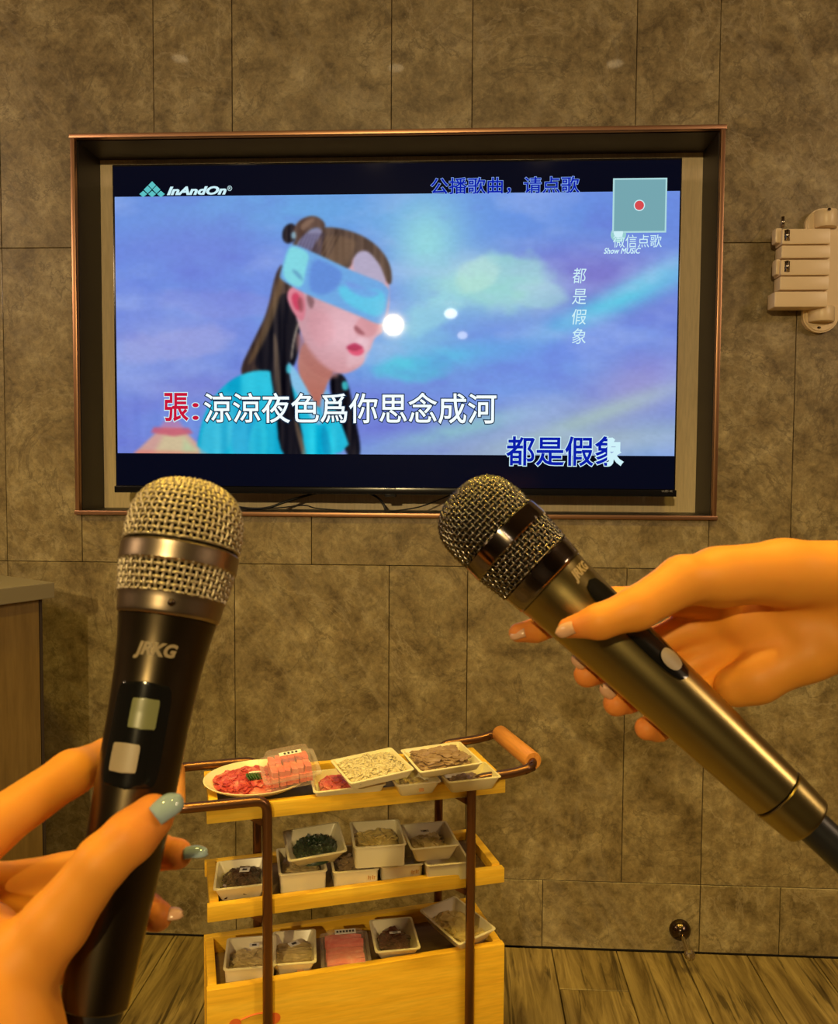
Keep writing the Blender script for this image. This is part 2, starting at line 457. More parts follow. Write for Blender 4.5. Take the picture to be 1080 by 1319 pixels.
cloud(70, 195, 95, 26, -8, (158, 166, 222), .55, 78, .45, 3); cloud(150, 140, 110, 22, 6, (136, 146, 220), .45, 81, .45, 3)
cloud(640, 190, 90, 24, -10, (116, 150, 228), .6, 84, .5, 3)
blend(blob(430, 210, 80, 14, -10)*.7, (90, 195, 225))
blend(blob(560, 200, 120, 40)*.45, (112, 140, 225))
blend(blob(560, 290, 160, 28, -8)*.7, (138, 160, 205))
blend(blob(610, 320, 200, 25, -6)*.8, (158, 182, 194))
blend(blob(460, 300, 90, 12, -14)*.8, (138, 188, 205))
blend(blob(680, 245, 70, 40, -15)*.6, (160, 150, 205))
blend(blob(640, 280, 110, 12, -20)*.6, (165, 195, 190))
blend(blob(50, 190, 110, 40, -8)*.6, (150, 160, 222))
blend(blob(90, 250, 90, 25)*.5, (128, 128, 205))
fb = .45*vnoise(110, 46, 51)+.28*vnoise(52, 20, 52)+.17*vnoise(24, 10, 53)+.1*vnoise(12, 6, 54)
blend(np.clip(fb*2.6-1.25, 0, 1)*.45, (170, 190, 238)); blend(np.clip(1.0-fb*2.6, 0, 1)*.5, (104, 112, 206))
def poly(pts, soft=1.2):
    # signed distance to a closed smoothed polygon
    P = np.array(pts, float)
    inside = np.zeros(PX.shape, bool); dist = np.full(PX.shape, 1e9)
    n = len(P)
    for i in range(n):
        a, b = P[i], P[(i+1) % n]
        cond = ((a[1] > PY) != (b[1] > PY))
        with np.errstate(divide='ignore', invalid='ignore'):
            xi = (b[0]-a[0])*(PY-a[1])/(b[1]-a[1]+1e-12)+a[0]
        inside ^= cond & (PX < xi)
        ab = b-a; t = np.clip(((PX-a[0])*ab[0]+(PY-a[1])*ab[1])/(ab@ab+1e-9), 0, 1)
        dist = np.minimum(dist, np.hypot(PX-a[0]-t*ab[0], PY-a[1]-t*ab[1]))
    sd = np.where(inside, dist, -dist)
    return np.clip(sd/soft+.5, 0, 1)
def smooth(pts, it=2):
    P = [np.array(p, float) for p in pts]
    for _ in range(it):
        Q = []
        for i in range(len(P)):
            a, b = P[i], P[(i+1) % len(P)]; Q += [a*.75+b*.25, a*.25+b*.75]
        P = Q
    return P
def pic(pts):                                  # photograph pixels -> picture units
    out = []
    for x, y in pts:
        yt = 253-6*(x-148)/729.; yb = 584+3*(x-150)/718.
        v = (y-yt)/(yb-yt); xl = 148+4*v; xr = 877-9*v
        out.append(((x-xl)/(xr-xl)*730, v*335))
    return out
def fill(pts, c, soft=1.2, a=1.0, sm=True):
    q = pic(pts); q = smooth(q) if sm else q
    m_ = poly(q, soft)*a; blend(m_, c); return m_
mu = img.mean((0, 1)); img[:] = mu+(img-mu)*1.22
# roof in the lower left corner
fill([(166, 592), (204, 556), (214, 550), (236, 551), (246, 560), (280, 592)], (214, 160, 142), 4, .9, False)
fill([(196, 592), (214, 558), (240, 558), (268, 592)], (206, 196, 150), 8, .75, False)
fill([(236, 592), (240, 566), (266, 588)], (176, 206, 160), 7, .6, False)
fill([(196, 557), (200, 550), (246, 551), (252, 558), (226, 562)], (198, 92, 112), 2.5, .85, False)
fill([(208, 550), (216, 540), (232, 541), (240, 551)], (214, 122, 150), 5, .6, False)
fill([(160, 592), (180, 580), (276, 583), (286, 592)], (222, 122, 106), 4, .6, False)
# figure: hair behind
DK = (14, 14, 24)
fill([(372, 335), (360, 350), (350, 400), (335, 430), (308, 485), (340, 480), (380, 470), (392, 420), (392, 370)], (58, 44, 42), 2)
fill([(352, 400), (372, 370), (392, 395), (392, 450), (380, 480), (345, 478), (330, 470)], DK, 2)
# far lock of hair
fill([(428, 485), (444, 478), (454, 490), (460, 520), (474, 592), (452, 592), (438, 530)], DK, 2)
# robe
fill([(254, 592), (262, 545), (275, 515), (300, 488), (335, 474), (372, 480), (400, 500), (430, 505), (444, 540), (462, 592)], (28, 178, 212), 1.5)
fill([(256, 592), (266, 545), (285, 510), (310, 500), (300, 592)], (70, 190, 222), 5, .7)
fill([(300, 592), (304, 530), (335, 500), (345, 592)], (38, 150, 205), 6, .6)
fill([(322, 592), (330, 540), (348, 540), (350, 592)], (60, 205, 228), 5, .7)
fill([(400, 592), (398, 540), (425, 520), (440, 592)], (20, 190, 222), 5, .8)
fill([(424, 592), (418, 560), (424, 540), (436, 592)], (18, 140, 185), 3, .6)
# neck, collar
fill([(385, 470), (400, 430), (440, 440), (436, 478), (424, 500), (420, 530), (404, 510)], (196, 140, 132), 2)
fill([(372, 462), (384, 470), (404, 505), (424, 545), (412, 548), (390, 510), (372, 480)], (132, 190, 228), 1.5)
fill([(416, 520), (428, 495), (432, 520), (424, 545)], (120, 175, 218), 1.5)
# face
fill([(385, 352), (420, 320), (470, 318), (500, 335), (508, 360), (508, 400), (500, 412), (498, 421), (500, 427), (490, 433), (486, 441),
      (484, 449), (476, 455), (476, 466), (464, 476), (446, 482), (424, 474), (404, 455), (392, 425), (384, 395)], (216, 168, 178), 1.5)
fill([(388, 420), (405, 450), (425, 472), (446, 482), (430, 488), (408, 478), (388, 455)], (188, 128, 122), 5, .7)
fill([(402, 395), (430, 400), (440, 430), (420, 450), (402, 430)], (222, 160, 170), 10, .6)
fill([(470, 430), (484, 438), (480, 460), (468, 470), (450, 474), (456, 450)], (232, 196, 206), 6, .6)
# nose
fill([(476, 402), (490, 412), (496, 416), (490, 430), (478, 434), (464, 430), (462, 418)], (206, 140, 148), 3, .8)
fill([(463, 416), (472, 424), (478, 430), (470, 430), (462, 424)], (150, 84, 92), 2, .8)
# lips
fill([(449, 447), (462, 440), (468, 442), (477, 448), (462, 450)], (188, 62, 96), 1.5)
fill([(452, 448), (464, 449), (477, 448), (472, 457), (460, 457)], (224, 92, 122), 1.5)
fill([(451, 447), (462, 449), (473, 448), (462, 451)], (120, 30, 50), 1, .8)
# forehead and hair on the crown
fill([(376, 332), (382, 312), (398, 298), (430, 290), (470, 300), (496, 318), (510, 340), (512, 364), (506, 366), (500, 350),
      (486, 334), (462, 326), (458, 348), (430, 340), (400, 326)], (84, 66, 58), 1.5)
fill([(460, 348), (463, 326), (478, 320), (492, 334), (500, 348), (505, 368), (480, 362)], (178, 168, 196), 2)
fill([(400, 312), (432, 300), (468, 308), (460, 326), (452, 345), (424, 334)], (118, 92, 72), 5, .7)
for k in range(9):
    fill([(384+5*k, 322+1.8*k), (398+6*k, 303-1*k), (399+6*k, 304-1*k), (386+5*k, 324+1.8*k)], (40, 30, 32), 1.2, .5, False)
fill([(386, 318), (394, 304), (412, 292), (424, 296), (414, 310), (404, 326)], (150, 150, 190), 2, .8)
for k in range(7):
    fill([(388+4.5*k, 320+1.5*k), (398+4*k, 300), (400+4*k, 300), (391+4.5*k, 321+1.5*k)], (70, 62, 92), 1, .7, False)
# bun and loop
fill([(368, 304), (372, 290), (384, 286), (390, 298), (386, 310), (374, 314)], (30, 26, 34), 1.2)
fill([(382, 296), (392, 282), (410, 276), (424, 284), (426, 294), (412, 292), (398, 300), (388, 312)], (92, 70, 62), 1.5)
fill([(392, 290), (402, 282), (414, 281), (404, 290), (396, 298)], (140, 110, 92), 2, .8)
fill([(380, 300), (386, 296), (388, 306), (382, 308)], (150, 190, 210), 1.5, .8)
# ear
fill([(374, 380), (380, 368), (392, 368), (399, 382), (400, 400), (396, 414), (388, 408), (380, 396)], (226, 140, 156), 1.2)
fill([(380, 380), (388, 374), (394, 386), (392, 400), (385, 396)], (205, 60, 92), 2, .85)
fill([(388, 384), (395, 380), (397, 398), (392, 402)], (150, 76, 84), 2, .8)
fill([(400, 376), (412, 384), (408, 398), (403, 392)], (84, 52, 54), 3, .6)
# locks of hair in front of the shoulder
fill([(352, 400), (372, 386), (378, 430), (376, 470), (384, 510), (402, 592), (366, 592), (360, 520), (352, 470), (350, 430)], DK, 2)
fill([(356, 420), (364, 440), (366, 490), (372, 540), (368, 545), (360, 500)], (104, 86, 70), 2, .6)
fill([(384, 530), (392, 552), (402, 592), (396, 592), (386, 556)], (128, 106, 84), 2, .7)
fill([(366, 350), (374, 345), (362, 400), (345, 440), (330, 465), (322, 470), (340, 430), (354, 396)], (120, 92, 60), 4, .6)
# earring cord
fill([(389, 414), (391.5, 414), (384, 440), (382, 462), (380, 462), (382, 440)], (206, 190, 170), 1, .9)
fill([(374, 468), (380, 468), (380, 480), (374, 480)], (70, 190, 210), 1.5, .9)
fill([(446, 490), (454, 490), (455, 502), (447, 502)], (60, 190, 200), 1.5, .9)
# cloth band over the eyes
band = [(366, 352), (376, 316), (384, 313), (412, 325), (440, 338), (470, 352), (508, 366), (507, 385), (502, 412), (496, 418), (470, 406), (440, 394), (410, 382), (385, 370), (366, 358)]
fill(band, (112, 168, 226), 1.4)
fill([(368, 352), (377, 318), (386, 316), (406, 325), (400, 345), (396, 370), (380, 366)], (132, 220, 226), 3, .9)
fill([(408, 330), (430, 338), (450, 350), (440, 372), (420, 380), (402, 372)], (96, 134, 214), 5, .8)
fill([(440, 365), (470, 372), (505, 372), (500, 410), (470, 400), (446, 385)], (96, 200, 232), 5, .9)
fill([(450, 358), (480, 372), (500, 376), (480, 384), (456, 374)], (120, 150, 226), 4, .6)
fill([(380, 344), (392, 350), (398, 362), (388, 356)], (84, 130, 178), 3, .6)
lum = img.mean(-1); strands = vnoise(3.2, 60, 31)*.6+vnoise(6, 90, 32)*.4
hairm = np.clip((115-lum)/60, 0, 1)*((img[..., 0] >= img[..., 2]-12))*((PX > 130) & (PX < 380))
img += (hairm*np.clip(strands-.45, 0, 1)*95)[..., None]*A((1, .82, .62)); img -= (hairm*np.clip(.45-strands, 0, 1)*50)[..., None]
skinm = np.clip((img[..., 0]-img[..., 2])/20+.5, 0, 1)*np.clip((lum-120)/30, 0, 1)*((PX > 225) & (PX < 365) & (PY > 90))
img -= (skinm*np.clip((PY-190)/80, 0, 1)*34)[..., None]*A((.5, 1, 1.2)); img -= (skinm*blob(255, 165, 30, 60)*16)[..., None]
img += (skinm*blob(300, 175, 34, 28)*16)[..., None]
robem = np.clip((img[..., 2]-img[..., 0]-90)/40, 0, 1)*((PY > 200) & (PX < 330))
img += (robem*(vnoise(9, 80, 41)-.5)*46)[..., None]*A((1, .9, .6))
k5 = np.array([1, 4, 6, 4, 1])/16.
def blur(a):
    p = np.pad(a, ((2, 2), (2, 2), (0, 0)), 'edge'); a = sum(w*p[i:i+a.shape[0]] for i, w in enumerate(k5)); return sum(w*a[:, i:i+NX] for i, w in enumerate(k5))
img = blur(img)
# a fine dither
n5 = vnoise(5, 3, 21)
img = np.clip(img*(0.985+.03*n5[..., None]), 0, 255)
# letterbox tint at the left edge
sx = lambda x: at_y(x[0], x[1], TY)
vTL, vTR, vBR, vBL = sx((148, 253)), sx((877, 247)), sx((868, 587)), sx((152, 584))
VX0, VX1 = (vTL.x+vBL.x)/2, (vTR.x+vBR.x)/2
VZ1, VZ0 = (vTL.z+vTR.z)/2, (vBR.z+vBL.z)/2
me = bpy.data.meshes.new('screen')
gx = np.linspace(VX0, VX1, NX+1)-T0.x; gz = np.linspace(VZ1, VZ0, NY+1)-T0.z
XX, ZZ = np.meshgrid(gx, gz); co = np.stack([XX, np.full_like(XX, -.0012), ZZ], -1).reshape(-1, 3)
idx = np.arange((NX+1)*(NY+1)).reshape(NY+1, NX+1)
fa = np.stack([idx[1:, :-1], idx[1:, 1:], idx[:-1, 1:], idx[:-1, :-1]], -1).reshape(-1, 4)
me.vertices.add(len(co)); me.vertices.foreach_set('co', co.ravel())
me.loops.add(fa.size); me.loops.foreach_set('vertex_index', fa.ravel().astype(np.int32))
me.polygons.add(len(fa)); me.polygons.foreach_set('loop_start', np.arange(0, fa.size, 4, dtype=np.int32))
me.update()
ca = me.color_attributes.new('picture', 'FLOAT_COLOR', 'CORNER')
im = img/255; im = np.where(im > .04045, ((im+.055)/1.055)**2.4, im/12.92)
cc = np.concatenate([im.reshape(-1, 3), np.ones((NX*NY, 1))], 1)
ca.data.foreach_set('color', np.repeat(cc, 4, axis=0).astype(np.float32).ravel())
m = emit('screen_picture', (1, 1, 1), 1.0, .03); t = NT(m)
at = t.n('ShaderNodeAttribute'); at.attribute_name = 'picture'; t.l(at.outputs['Color'], t.b.inputs['Emission Color'])
t.b.inputs['Specular IOR Level'].default_value = .35
me.materials.append(m)
screen = bpy.data.objects.new('screen', me); link(screen, tv)
screen['label'] = 'lit screen picture of a robed long-haired figure with a pale blue cloth over the eyes'
# dark bars above and below the picture
bar = emit('screen_black_bar', lin((8, 11, 28)), .8, .12)
for za, zb in ((VZ1, TZ1-.006), (TZ0+.016, VZ0)):
    bm = bmesh.new(); box(bm, Vector(((TX0+TX1)/2, TY+.0005, (za+zb)/2))-T0, (TX1-TX0-.008, .002, zb-za)); obj('dark_bar', bm, bar, screen)

# ---- lettering
def text_mesh(txt, bold=0., shear=0., spacing=1.):
    cu = bpy.data.curves.new('t', 'FONT'); cu.body = txt; cu.size = 1.0; cu.bevel_depth = max(bold, 0); cu.bevel_resolution = 1; cu.shear = shear
    cu.space_character = spacing; cu.resolution_u = 3
    o = bpy.data.objects.new('t', cu); C.objects.link(o)
    dg = bpy.context.evaluated_depsgraph_get(); dg.update()
    me = bpy.data.meshes.new_from_object(o.evaluated_get(dg))
    bpy.data.objects.remove(o); bpy.data.curves.remove(cu)
    return me
def fit_text(name, txt, boxpx, y, m, parent, origin, bold=0., shear=0., spacing=1., clip=None, ref_bold=None, lab=None):
    """flat lettering standing in the plane y, filling a rectangle"""
    me = text_mesh(txt, bold, shear, spacing)
    ref = me if ref_bold is None else text_mesh(txt, ref_bold, shear, spacing)
    rc = np.array([v.co[:] for v in ref.vertices]); lo, hi = rc.min(0), rc.max(0)
    a = at_y(boxpx[0], boxpx[3], y); b = at_y(boxpx[2], boxpx[1], y)
    bm = bmesh.new(); bm.from_mesh(me); bpy.data.meshes.remove(me)
    sx_ = (b.x-a.x)/(hi[0]-lo[0]); sz_ = (b.z-a.z)/(hi[1]-lo[1])
    for v in bm.verts:
        v.co = Vector((a.x+(v.co.x-lo[0])*sx_, y, a.z+(v.co.y-lo[1])*sz_))-origin
    if clip:
        cx = at_y(clip, boxpx[1], y).x-origin.x
        bmesh.ops.bisect_plane(bm, geom=bm.verts[:]+bm.edges[:]+bm.faces[:], plane_co=(cx, 0, 0), plane_no=(1, 0, 0), clear_inner=True)
    return obj(name, bm, m, parent, label=lab)
def fit_line(*a, **k): return fit_text(*a, **k)
white = emit('caption_white', (.86, .97, 1.0), 1.05); dark = emit('caption_dark_edge', lin((20, 40, 66)), 1)
blue = emit('caption_blue', lin((10, 30, 168)), 1); red = emit('caption_red', lin((198, 22, 56)), 1)
pale = emit('caption_pale', lin((205, 240, 248)), 1); teal = emit('logo_teal', lin((90, 192, 196)), 1)
skyb = emit('caption_sky_edge', lin((140, 176, 240)), 1)
YT = TY-.0016
def cap(txt, bx, fillm, edgem, bold, edge, **k):
    if edgem: fit_text('lettering', txt, bx, YT, edgem, screen, T0, bold=bold+edge, ref_bold=bold, **{q: w for q, w in k.items() if q != 'clip'})
    return fit_text('lettering', txt, bx, YT-.0005, fillm, screen, T0, bold=bold, **k)
cap('涼涼夜色爲你思念成河', (263, 506, 640, 545), white, dark, .010, .032)
cap('張', (212, 506, 243, 543), red, pale, .02, .025)
cap('：', (248, 519, 256, 541), red, pale, .01, .025)
cap('都是假象', (652, 562, 803, 600), blue, pale, .016, .026)
fit_text('lettering', '都是假象', (652, 562, 803, 600), YT-.0010, pale, screen, T0, bold=.018, ref_bold=.016, clip=783)
cap('公播歌曲，请点歌', (555, 227, 747, 251), blue, skyb, .012, .022)
cap('微信点歌', (790, 302, 853, 319), pale, None, -.006, 0)
cap('InAndOn', (215, 239.5, 292, 251.5), pale, None, .045, 0, shear=.3)
cap('®', (293, 239, 299, 246), pale, None, 0, 0)
cap('Show MUSiC', (778, 319, 826, 327), pale, None, .02, 0, shear=.3)
for k, ch in enumerate('都是假象'):
    yk = (345, 372, 398, 423)[k]
    cap(ch, (738-(k > 0), yk, 756-(k == 3), yk+20), pale, None, .0, 0, shear=.12)
# diamond grid logo
bm = bmesh.new(); s_ = 5.6
for cx, cy in ((196, 238.5), (190.3, 244.2), (201.7, 244.2), (184.6, 250), (196, 250), (207.4, 250)):
    hh = s_*.9 if cy < 249 else s_*.78
    q = [at_y(cx-s_*.9, cy, YT), at_y(cx, cy+(hh if cy < 249 else hh*.9), YT), at_y(cx+s_*.9, cy, YT), at_y(cx, cy-hh, YT)]
    bm.faces.new([bm.verts.new(p-T0) for p in q])
obj('screen_logo', bm, teal, screen)
# plain pale panel (no code) with a round red emblem, and the microphone mark beneath it
a, b = at_y(789, 300, YT), at_y(860, 229, YT)
bm = bmesh.new(); box(bm, (a+b)/2-T0, (b.x-a.x, .0006, b.z-a.z)); obj('pale_panel', bm, emit('panel_pale', lin((172, 216, 220)), 1), screen)
bm = bmesh.new(); box(bm, (a+b)/2-T0+Vector((0, -.0003, 0)), (b.x-a.x-.008, .0006, b.z-a.z-.008)); obj('panel_field', bm, emit('panel_field', lin((116, 166, 176)), 1), screen)
def disc(name, cx, cy, rpx, y, m, parent, origin):
    c = at_y(cx, cy, y); r_ = abs(at_y(cx+rpx, cy, y).x-c.x)
    bm = bmesh.new(); bm.faces.new([bm.verts.new(c-origin+Vector((r_*math.cos(t), 0, r_*math.sin(t)))) for t in [2*math.pi*i/28 for i in range(28)]])
    return obj(name, bm, m, parent)
disc('emblem_ring', 824, 264.5, 7.2, YT-.0010, pale, screen, T0)
disc('emblem', 824, 264.5, 6.0, YT-.0013, emit('emblem_red', lin((214, 74, 80)), 1), screen, T0)
disc('microphone_mark', 797, 302, 10, YT-.0001, emit('mark_pale', lin((150, 205, 205)), 1), screen, T0)
disc('microphone_mark', 797, 300, 6, YT-.0004, pale, screen, T0)
silver = mat('print_silver', (.45, .45, .48), .3, .5)
fit_text('brand_lettering', 'Hisense', (495, 626.5, 510, 630.5), TY-.0036, silver, tv, T0, bold=.01)
fit_text('badge_lettering', 'ULED 4K', (853, 631.3, 867, 634), TY-.0036, silver, tv, T0)
bm = bmesh.new(); c = at_y(503, 636.5, TY)
box(bm, Vector((c.x, TY+.01, TZ0-.006))-T0, (.03, .02, .008), bev=.002); obj('sensor_tab', bm, M['tvblack'], tv)

# cables under the television
def cable(name, pts, r, lab, cat='cable'):
    P = [at_y(x, y, yv) for x, y, yv in pts]
    # Catmull-Rom
    out = []
    for i in range(len(P)-1):
        p0, p1, p2, p3 = P[max(i-1, 0)], P[i], P[i+1], P[min(i+2, len(P)-1)]
        for k in range(8):
            t = k/8; out.append(.5*((2*p1)+(p2-p0)*t+(2*p0-5*p1+4*p2-p3)*t*t+(3*p1-p0-3*p2+p3)*t**3))
    out.append(P[-1]); bm = bmesh.new(); tube(bm, out, r, 8)
    return tag(obj(name, bm, M['cable'], None, 'all'), lab, cat)
cable('power_cable', [(300, 652, .10), (322, 655, .07), (345, 654, .06), (372, 645, .07), (400, 637, .09), (420, 632, .11)], .0032, 'thick black cable looping under the left half of the television')
cable('signal_cable', [(462, 632, .10), (480, 637, .08), (492, 646, .06), (497, 657, .055)], .0030, 'short black cable dropping below the middle of the television')
cable('thin_cable', [(318, 656, .09), (360, 654, .08), (392, 651, .07), (410, 655, .06), (460, 658, .06), (505, 658, .06), (540, 653, .07), (570, 642, .09), (592, 632, .11)], .0017, 'long thin black cable lying along the bottom edge of the television recess')

# ------------------------------------------------------------------ wall drying-arm bracket at the right
hk = thing('folding_hanger_rack', 'ivory plastic wall rack with five folded swing arms right of the television', 'rack', at_y(1052, 350, 0))
H0 = hk.location.copy()
def wp(px, py, y=0.): return at_y(px, py, y)-H0
def px_box(bm, l, tp, r, bt, yf, yb, bev):
    a, b = wp(l, bt, yf), wp(r, tp, yf); box(bm, ((a.x+b.x)/2, (yf+yb)/2, (a.z+b.z)/2), (b.x-a.x, abs(yb-yf), b.z-a.z), bev=bev)
bm = bmesh.new()
a, b = wp(1031, 431, 0), wp(1082, 269, 0); hw = (b.x-a.x)/2; cz = (a.z+b.z)/2; hh = (b.z-a.z)/2; cx = (a.x+b.x)/2
ring = []
for sgn in (1, -1):
    for i in range(13):
        t = math.pi*i/12
        ring.append((cx+hw*math.cos(t)*sgn, cz+sgn*(hh-hw)+sgn*hw*math.sin(t)*.95))
f = bm.faces.new([bm.verts.new((x, -.001, z)) for x, z in ring])
r_ = bmesh.ops.extrude_face_region(bm, geom=[f])
for g in r_['geom']:
    if isinstance(g, bmesh.types.BMVert): g.co.y = -.018
bmesh.ops.recalc_face_normals(bm, faces=bm.faces)
es = [e for e in bm.edges if all(v.co.y < -.01 for v in e.verts)]
bmesh.ops.bevel(bm, geom=es, offset=.004, segments=3, affect='EDGES')
obj('backplate', bm, M['hook_white'], hk, True)
for (l, tp, r, bt) in ((1049, 272, 1079, 294), (1041, 396, 1075, 415)):
    bm = bmesh.new(); a, b = wp(l, bt, -.02), wp(r, tp, -.02)
    Mx = Matrix.Translation(((a.x+b.x)/2, -.020, a.z))
    rr_ = (b.x-a.x)/2; h_ = b.z-a.z
    lathe(bm, [(rr_*.94, 0), (rr_, .003), (rr_, h_-.003), (rr_*.94, h_)], 28, Mx)
    obj('hinge_cup', bm, M['hook_white'], hk, True)
for cx_, cy_ in ((1061, 275), (1055.5, 422)):
    bm = bmesh.new(); c = wp(cx_, cy_, -.018)
    bmesh.ops.create_uvsphere(bm, u_segments=12, v_segments=8, radius=.0045, matrix=Matrix.Translation((c.x, -.0185 if cy_ > 300 else -.052, c.z)) @ Matrix.Diagonal((1, .4, .7, 1)))
    obj('screw', bm, M['darkmetal'], hk, True)
arms = [(1008, 294, 1071, 315, -.060), (1007, 315.5, 1071, 333, -.056), (1006, 334, 1070, 355, -.060), (1005, 355.5, 1069, 374, -.056), (998, 375, 1067, 396, -.062)]
for l, tp, r, bt, yf in arms:
    bm = bmesh.new(); px_box(bm, l, tp, r, bt-.6, yf, -.014, .0035); obj('swing_arm', bm, M['hook_white'], hk, True)
for l, tp, r, bt in ((999, 293, 1009, 313), (999.5, 333, 1007, 354)):
    bm = bmesh.new(); px_box(bm, l, tp, r, bt, -.050, -.022, .006); obj('arm_knuckle', bm, M['hook_white'], hk, True)
for px_, ya, yb, yv in ((1009, 279, 293, -.036), (1014.5, 296, 310, -.0605), (1014.5, 336, 350, -.0605)):
    bm = bmesh.new(); a, b = wp(px_, yb, yv), wp(px_, ya, yv); tube(bm, [a, b], .0042, 10); obj('steel_pin', bm, M['chrome'], hk, 'all')
    if px_ > 1010:
        bm = bmesh.new(); box(bm, (a+b)/2+Vector((0, .001, 0)), (.013, .0015, (b-a).z), bev=.0005); obj('pin_slot', bm, M['darkmetal'], hk)

# door stop on the wall near the floor
p = at_y(876, 1197, 0)
ds = thing('door_stop', 'small dark metal door stop on the tiled wall just above the floor', 'door stop', p)
RX = Matrix.Rotation(R(90), 4, 'X')
bm = bmesh.new(); lathe(bm, [(.027, 0), (.027, .006), (.022, .016), (.012, .024), (.008, .026)], 28, RX); obj('base', bm, M['darkmetal'], ds, True)
bm = bmesh.new(); lathe(bm, [(.0055, .024), (.0045, .05), (.0045, .085)], 16, Matrix.Rotation(R(97), 4, 'X') @ Matrix.Translation((0, 0, 0))); obj('rod', bm, M['chrome'], ds, True)
bm = bmesh.new(); lathe(bm, [(.006, .085), (.0125, .089), (.0135, .096), (.0105, .104), (.003, .107)], 20, Matrix.Rotation(R(97), 4, 'X')); obj('magnet_head', bm, M['chrome'], ds, True)

# ------------------------------------------------------------------ cabinet at the left
cr = at_y(53, 768, -.27)
az = R(30.6); dirv = Vector((math.sin(az), math.cos(az), 0)); nrm = Vector((math.cos(az), -math.sin(az), 0))
CH = at_y(60, 749, -.25).z
cb = thing('side_cabinet', 'oak side cabinet with a grey counter slab at the left edge below the television', 'cabinet', (cr.x, cr.y, 0), (0, 0, 0))
Rz = Euler((0, 0, math.atan2(dirv.y, dirv.x)))
def cbox(name, u0, u1, w0, w1, za, zb, m, bev=.001, smooth=False):
    c = dirv*((u0+u1)/2)+nrm*((w0+w1)/2); bm = bmesh.new()
    box(bm, (c.x, c.y, (za+zb)/2), (u1-u0, w1-w0, zb-za), Rz, bev); return obj(name, bm, m, cb, smooth)
cbox('counter_slab', -.62, .022, -.36, .018, CH-.036, CH, M['cabtop'], .002)
cbox('carcass', -.60, .004, -.34, -.012, .0, CH-.036, M['cabdark'], .001)
cbox('side_panel', -.60, -.006, -.012, .0, .002, CH-.037, M['cab'], .001)
cbox('painted_shadow_strip', -.004, .003, -.012, -.001, .002, CH-.037, M['cabdark'], .0005)  # dark strip standing in for the shadow at the cabinet's right edge

# ------------------------------------------------------------------ serving trolley
TH = .327; TW, TD = .55, .185
TO = Vector((.550, -.729, 0))
tr = thing('serving_trolley', 'three-tier pine serving trolley with bronze tube legs standing before the tiled wall', 'trolley', TO, (0, 0, TH))
RTH = Matrix.Rotation(TH, 3, 'Z')
def loc(v):      # world -> trolley frame
    return RTH.transposed() @ (Vector(v)-TO)
def glo(v): return TO+RTH @ Vector(v)
ZT = (.648, .474, .325)
def shelf(name, zt, rail_h, floor_dz, mboard, in_l=.0):
    s = obj(name, (lambda bm: (box(bm, (TW/2, TD/2, zt-floor_dz-.004), (TW-.03, TD-.02, .008)), bm)[1])(bmesh.new()), mboard, tr)
    rt = .016
    for c, sz, ax in (((TW/2, rt/2, zt-rail_h/2), (TW, rt, rail_h), 0), ((TW/2, TD-rt/2, zt-rail_h/2), (TW, rt, rail_h), 0),
                      ((.012+in_l, TD/2, zt-rail_h/2+.004), (rt, TD-2*rt, rail_h), 1), ((TW-.012, TD/2, zt-rail_h/2+.004), (rt, TD-2*rt, rail_h), 1)):
        bm = bmesh.new(); box(bm, c, sz, bev=.0018); obj('rail', bm, M['pine'], s, True)
    return s
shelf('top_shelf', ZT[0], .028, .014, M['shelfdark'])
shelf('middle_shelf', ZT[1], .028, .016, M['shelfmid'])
# deep box at the bottom
bx = obj('bottom_box', (lambda bm: (box(bm, (TW/2, TD/2, .092), (TW-.02, TD-.02, .010)), bm)[1])(bmesh.new()), M['pine'], tr)
for c, sz in (((TW/2, .008, ZT[2]-.12), (TW+.004, .016, .24)), ((TW/2, TD-.008, ZT[2]-.12), (TW+.004, .016, .24)),
              ((.008, TD/2, ZT[2]-.12), (.016, TD-.032, .24)), ((TW-.008, TD/2, ZT[2]-.12), (.016, TD-.032, .24))):
    bm = bmesh.new(); box(bm, c, sz, bev=.002); obj('board', bm, M['pinebox'], bx, True)
bm = bmesh.new(); box(bm, (TW/2, TD/2, ZT[2]-.034), (TW-.034, TD-.034, .006)); obj('inner_board', bm, M['shelfmid'], bx)
# painted mark on the box front
def on_front(px, py):
    # meet the front face plane (local y = -0.001)
    d = RTH.transposed() @ ray(px, py); o = loc(CAM); t = (-.0012-o.y)/d.y
    return o+d*t
for px_, py_, rr in ((303, 1319, 8), (353, 1312, 9)):
    c = on_front(px_, py_); r_ = rr*.0013
    bm = bmesh.new(); bm.faces.new([bm.verts.new((c.x+r_*math.cos(a), c.y, c.z+r_*.9*math.sin(a))) for a in [2*math.pi*i/20 for i in range(20)]]); obj('painted_mark', bm, M['redink'], bx)
bm = bmesh.new(); q = [on_front(310+30*i/9, 1314-9*math.sin(math.pi*.5*i/9)) for i in range(10)]; tube(bm, q, .0016, 4); obj('painted_mark', bm, M['redink'], bx)
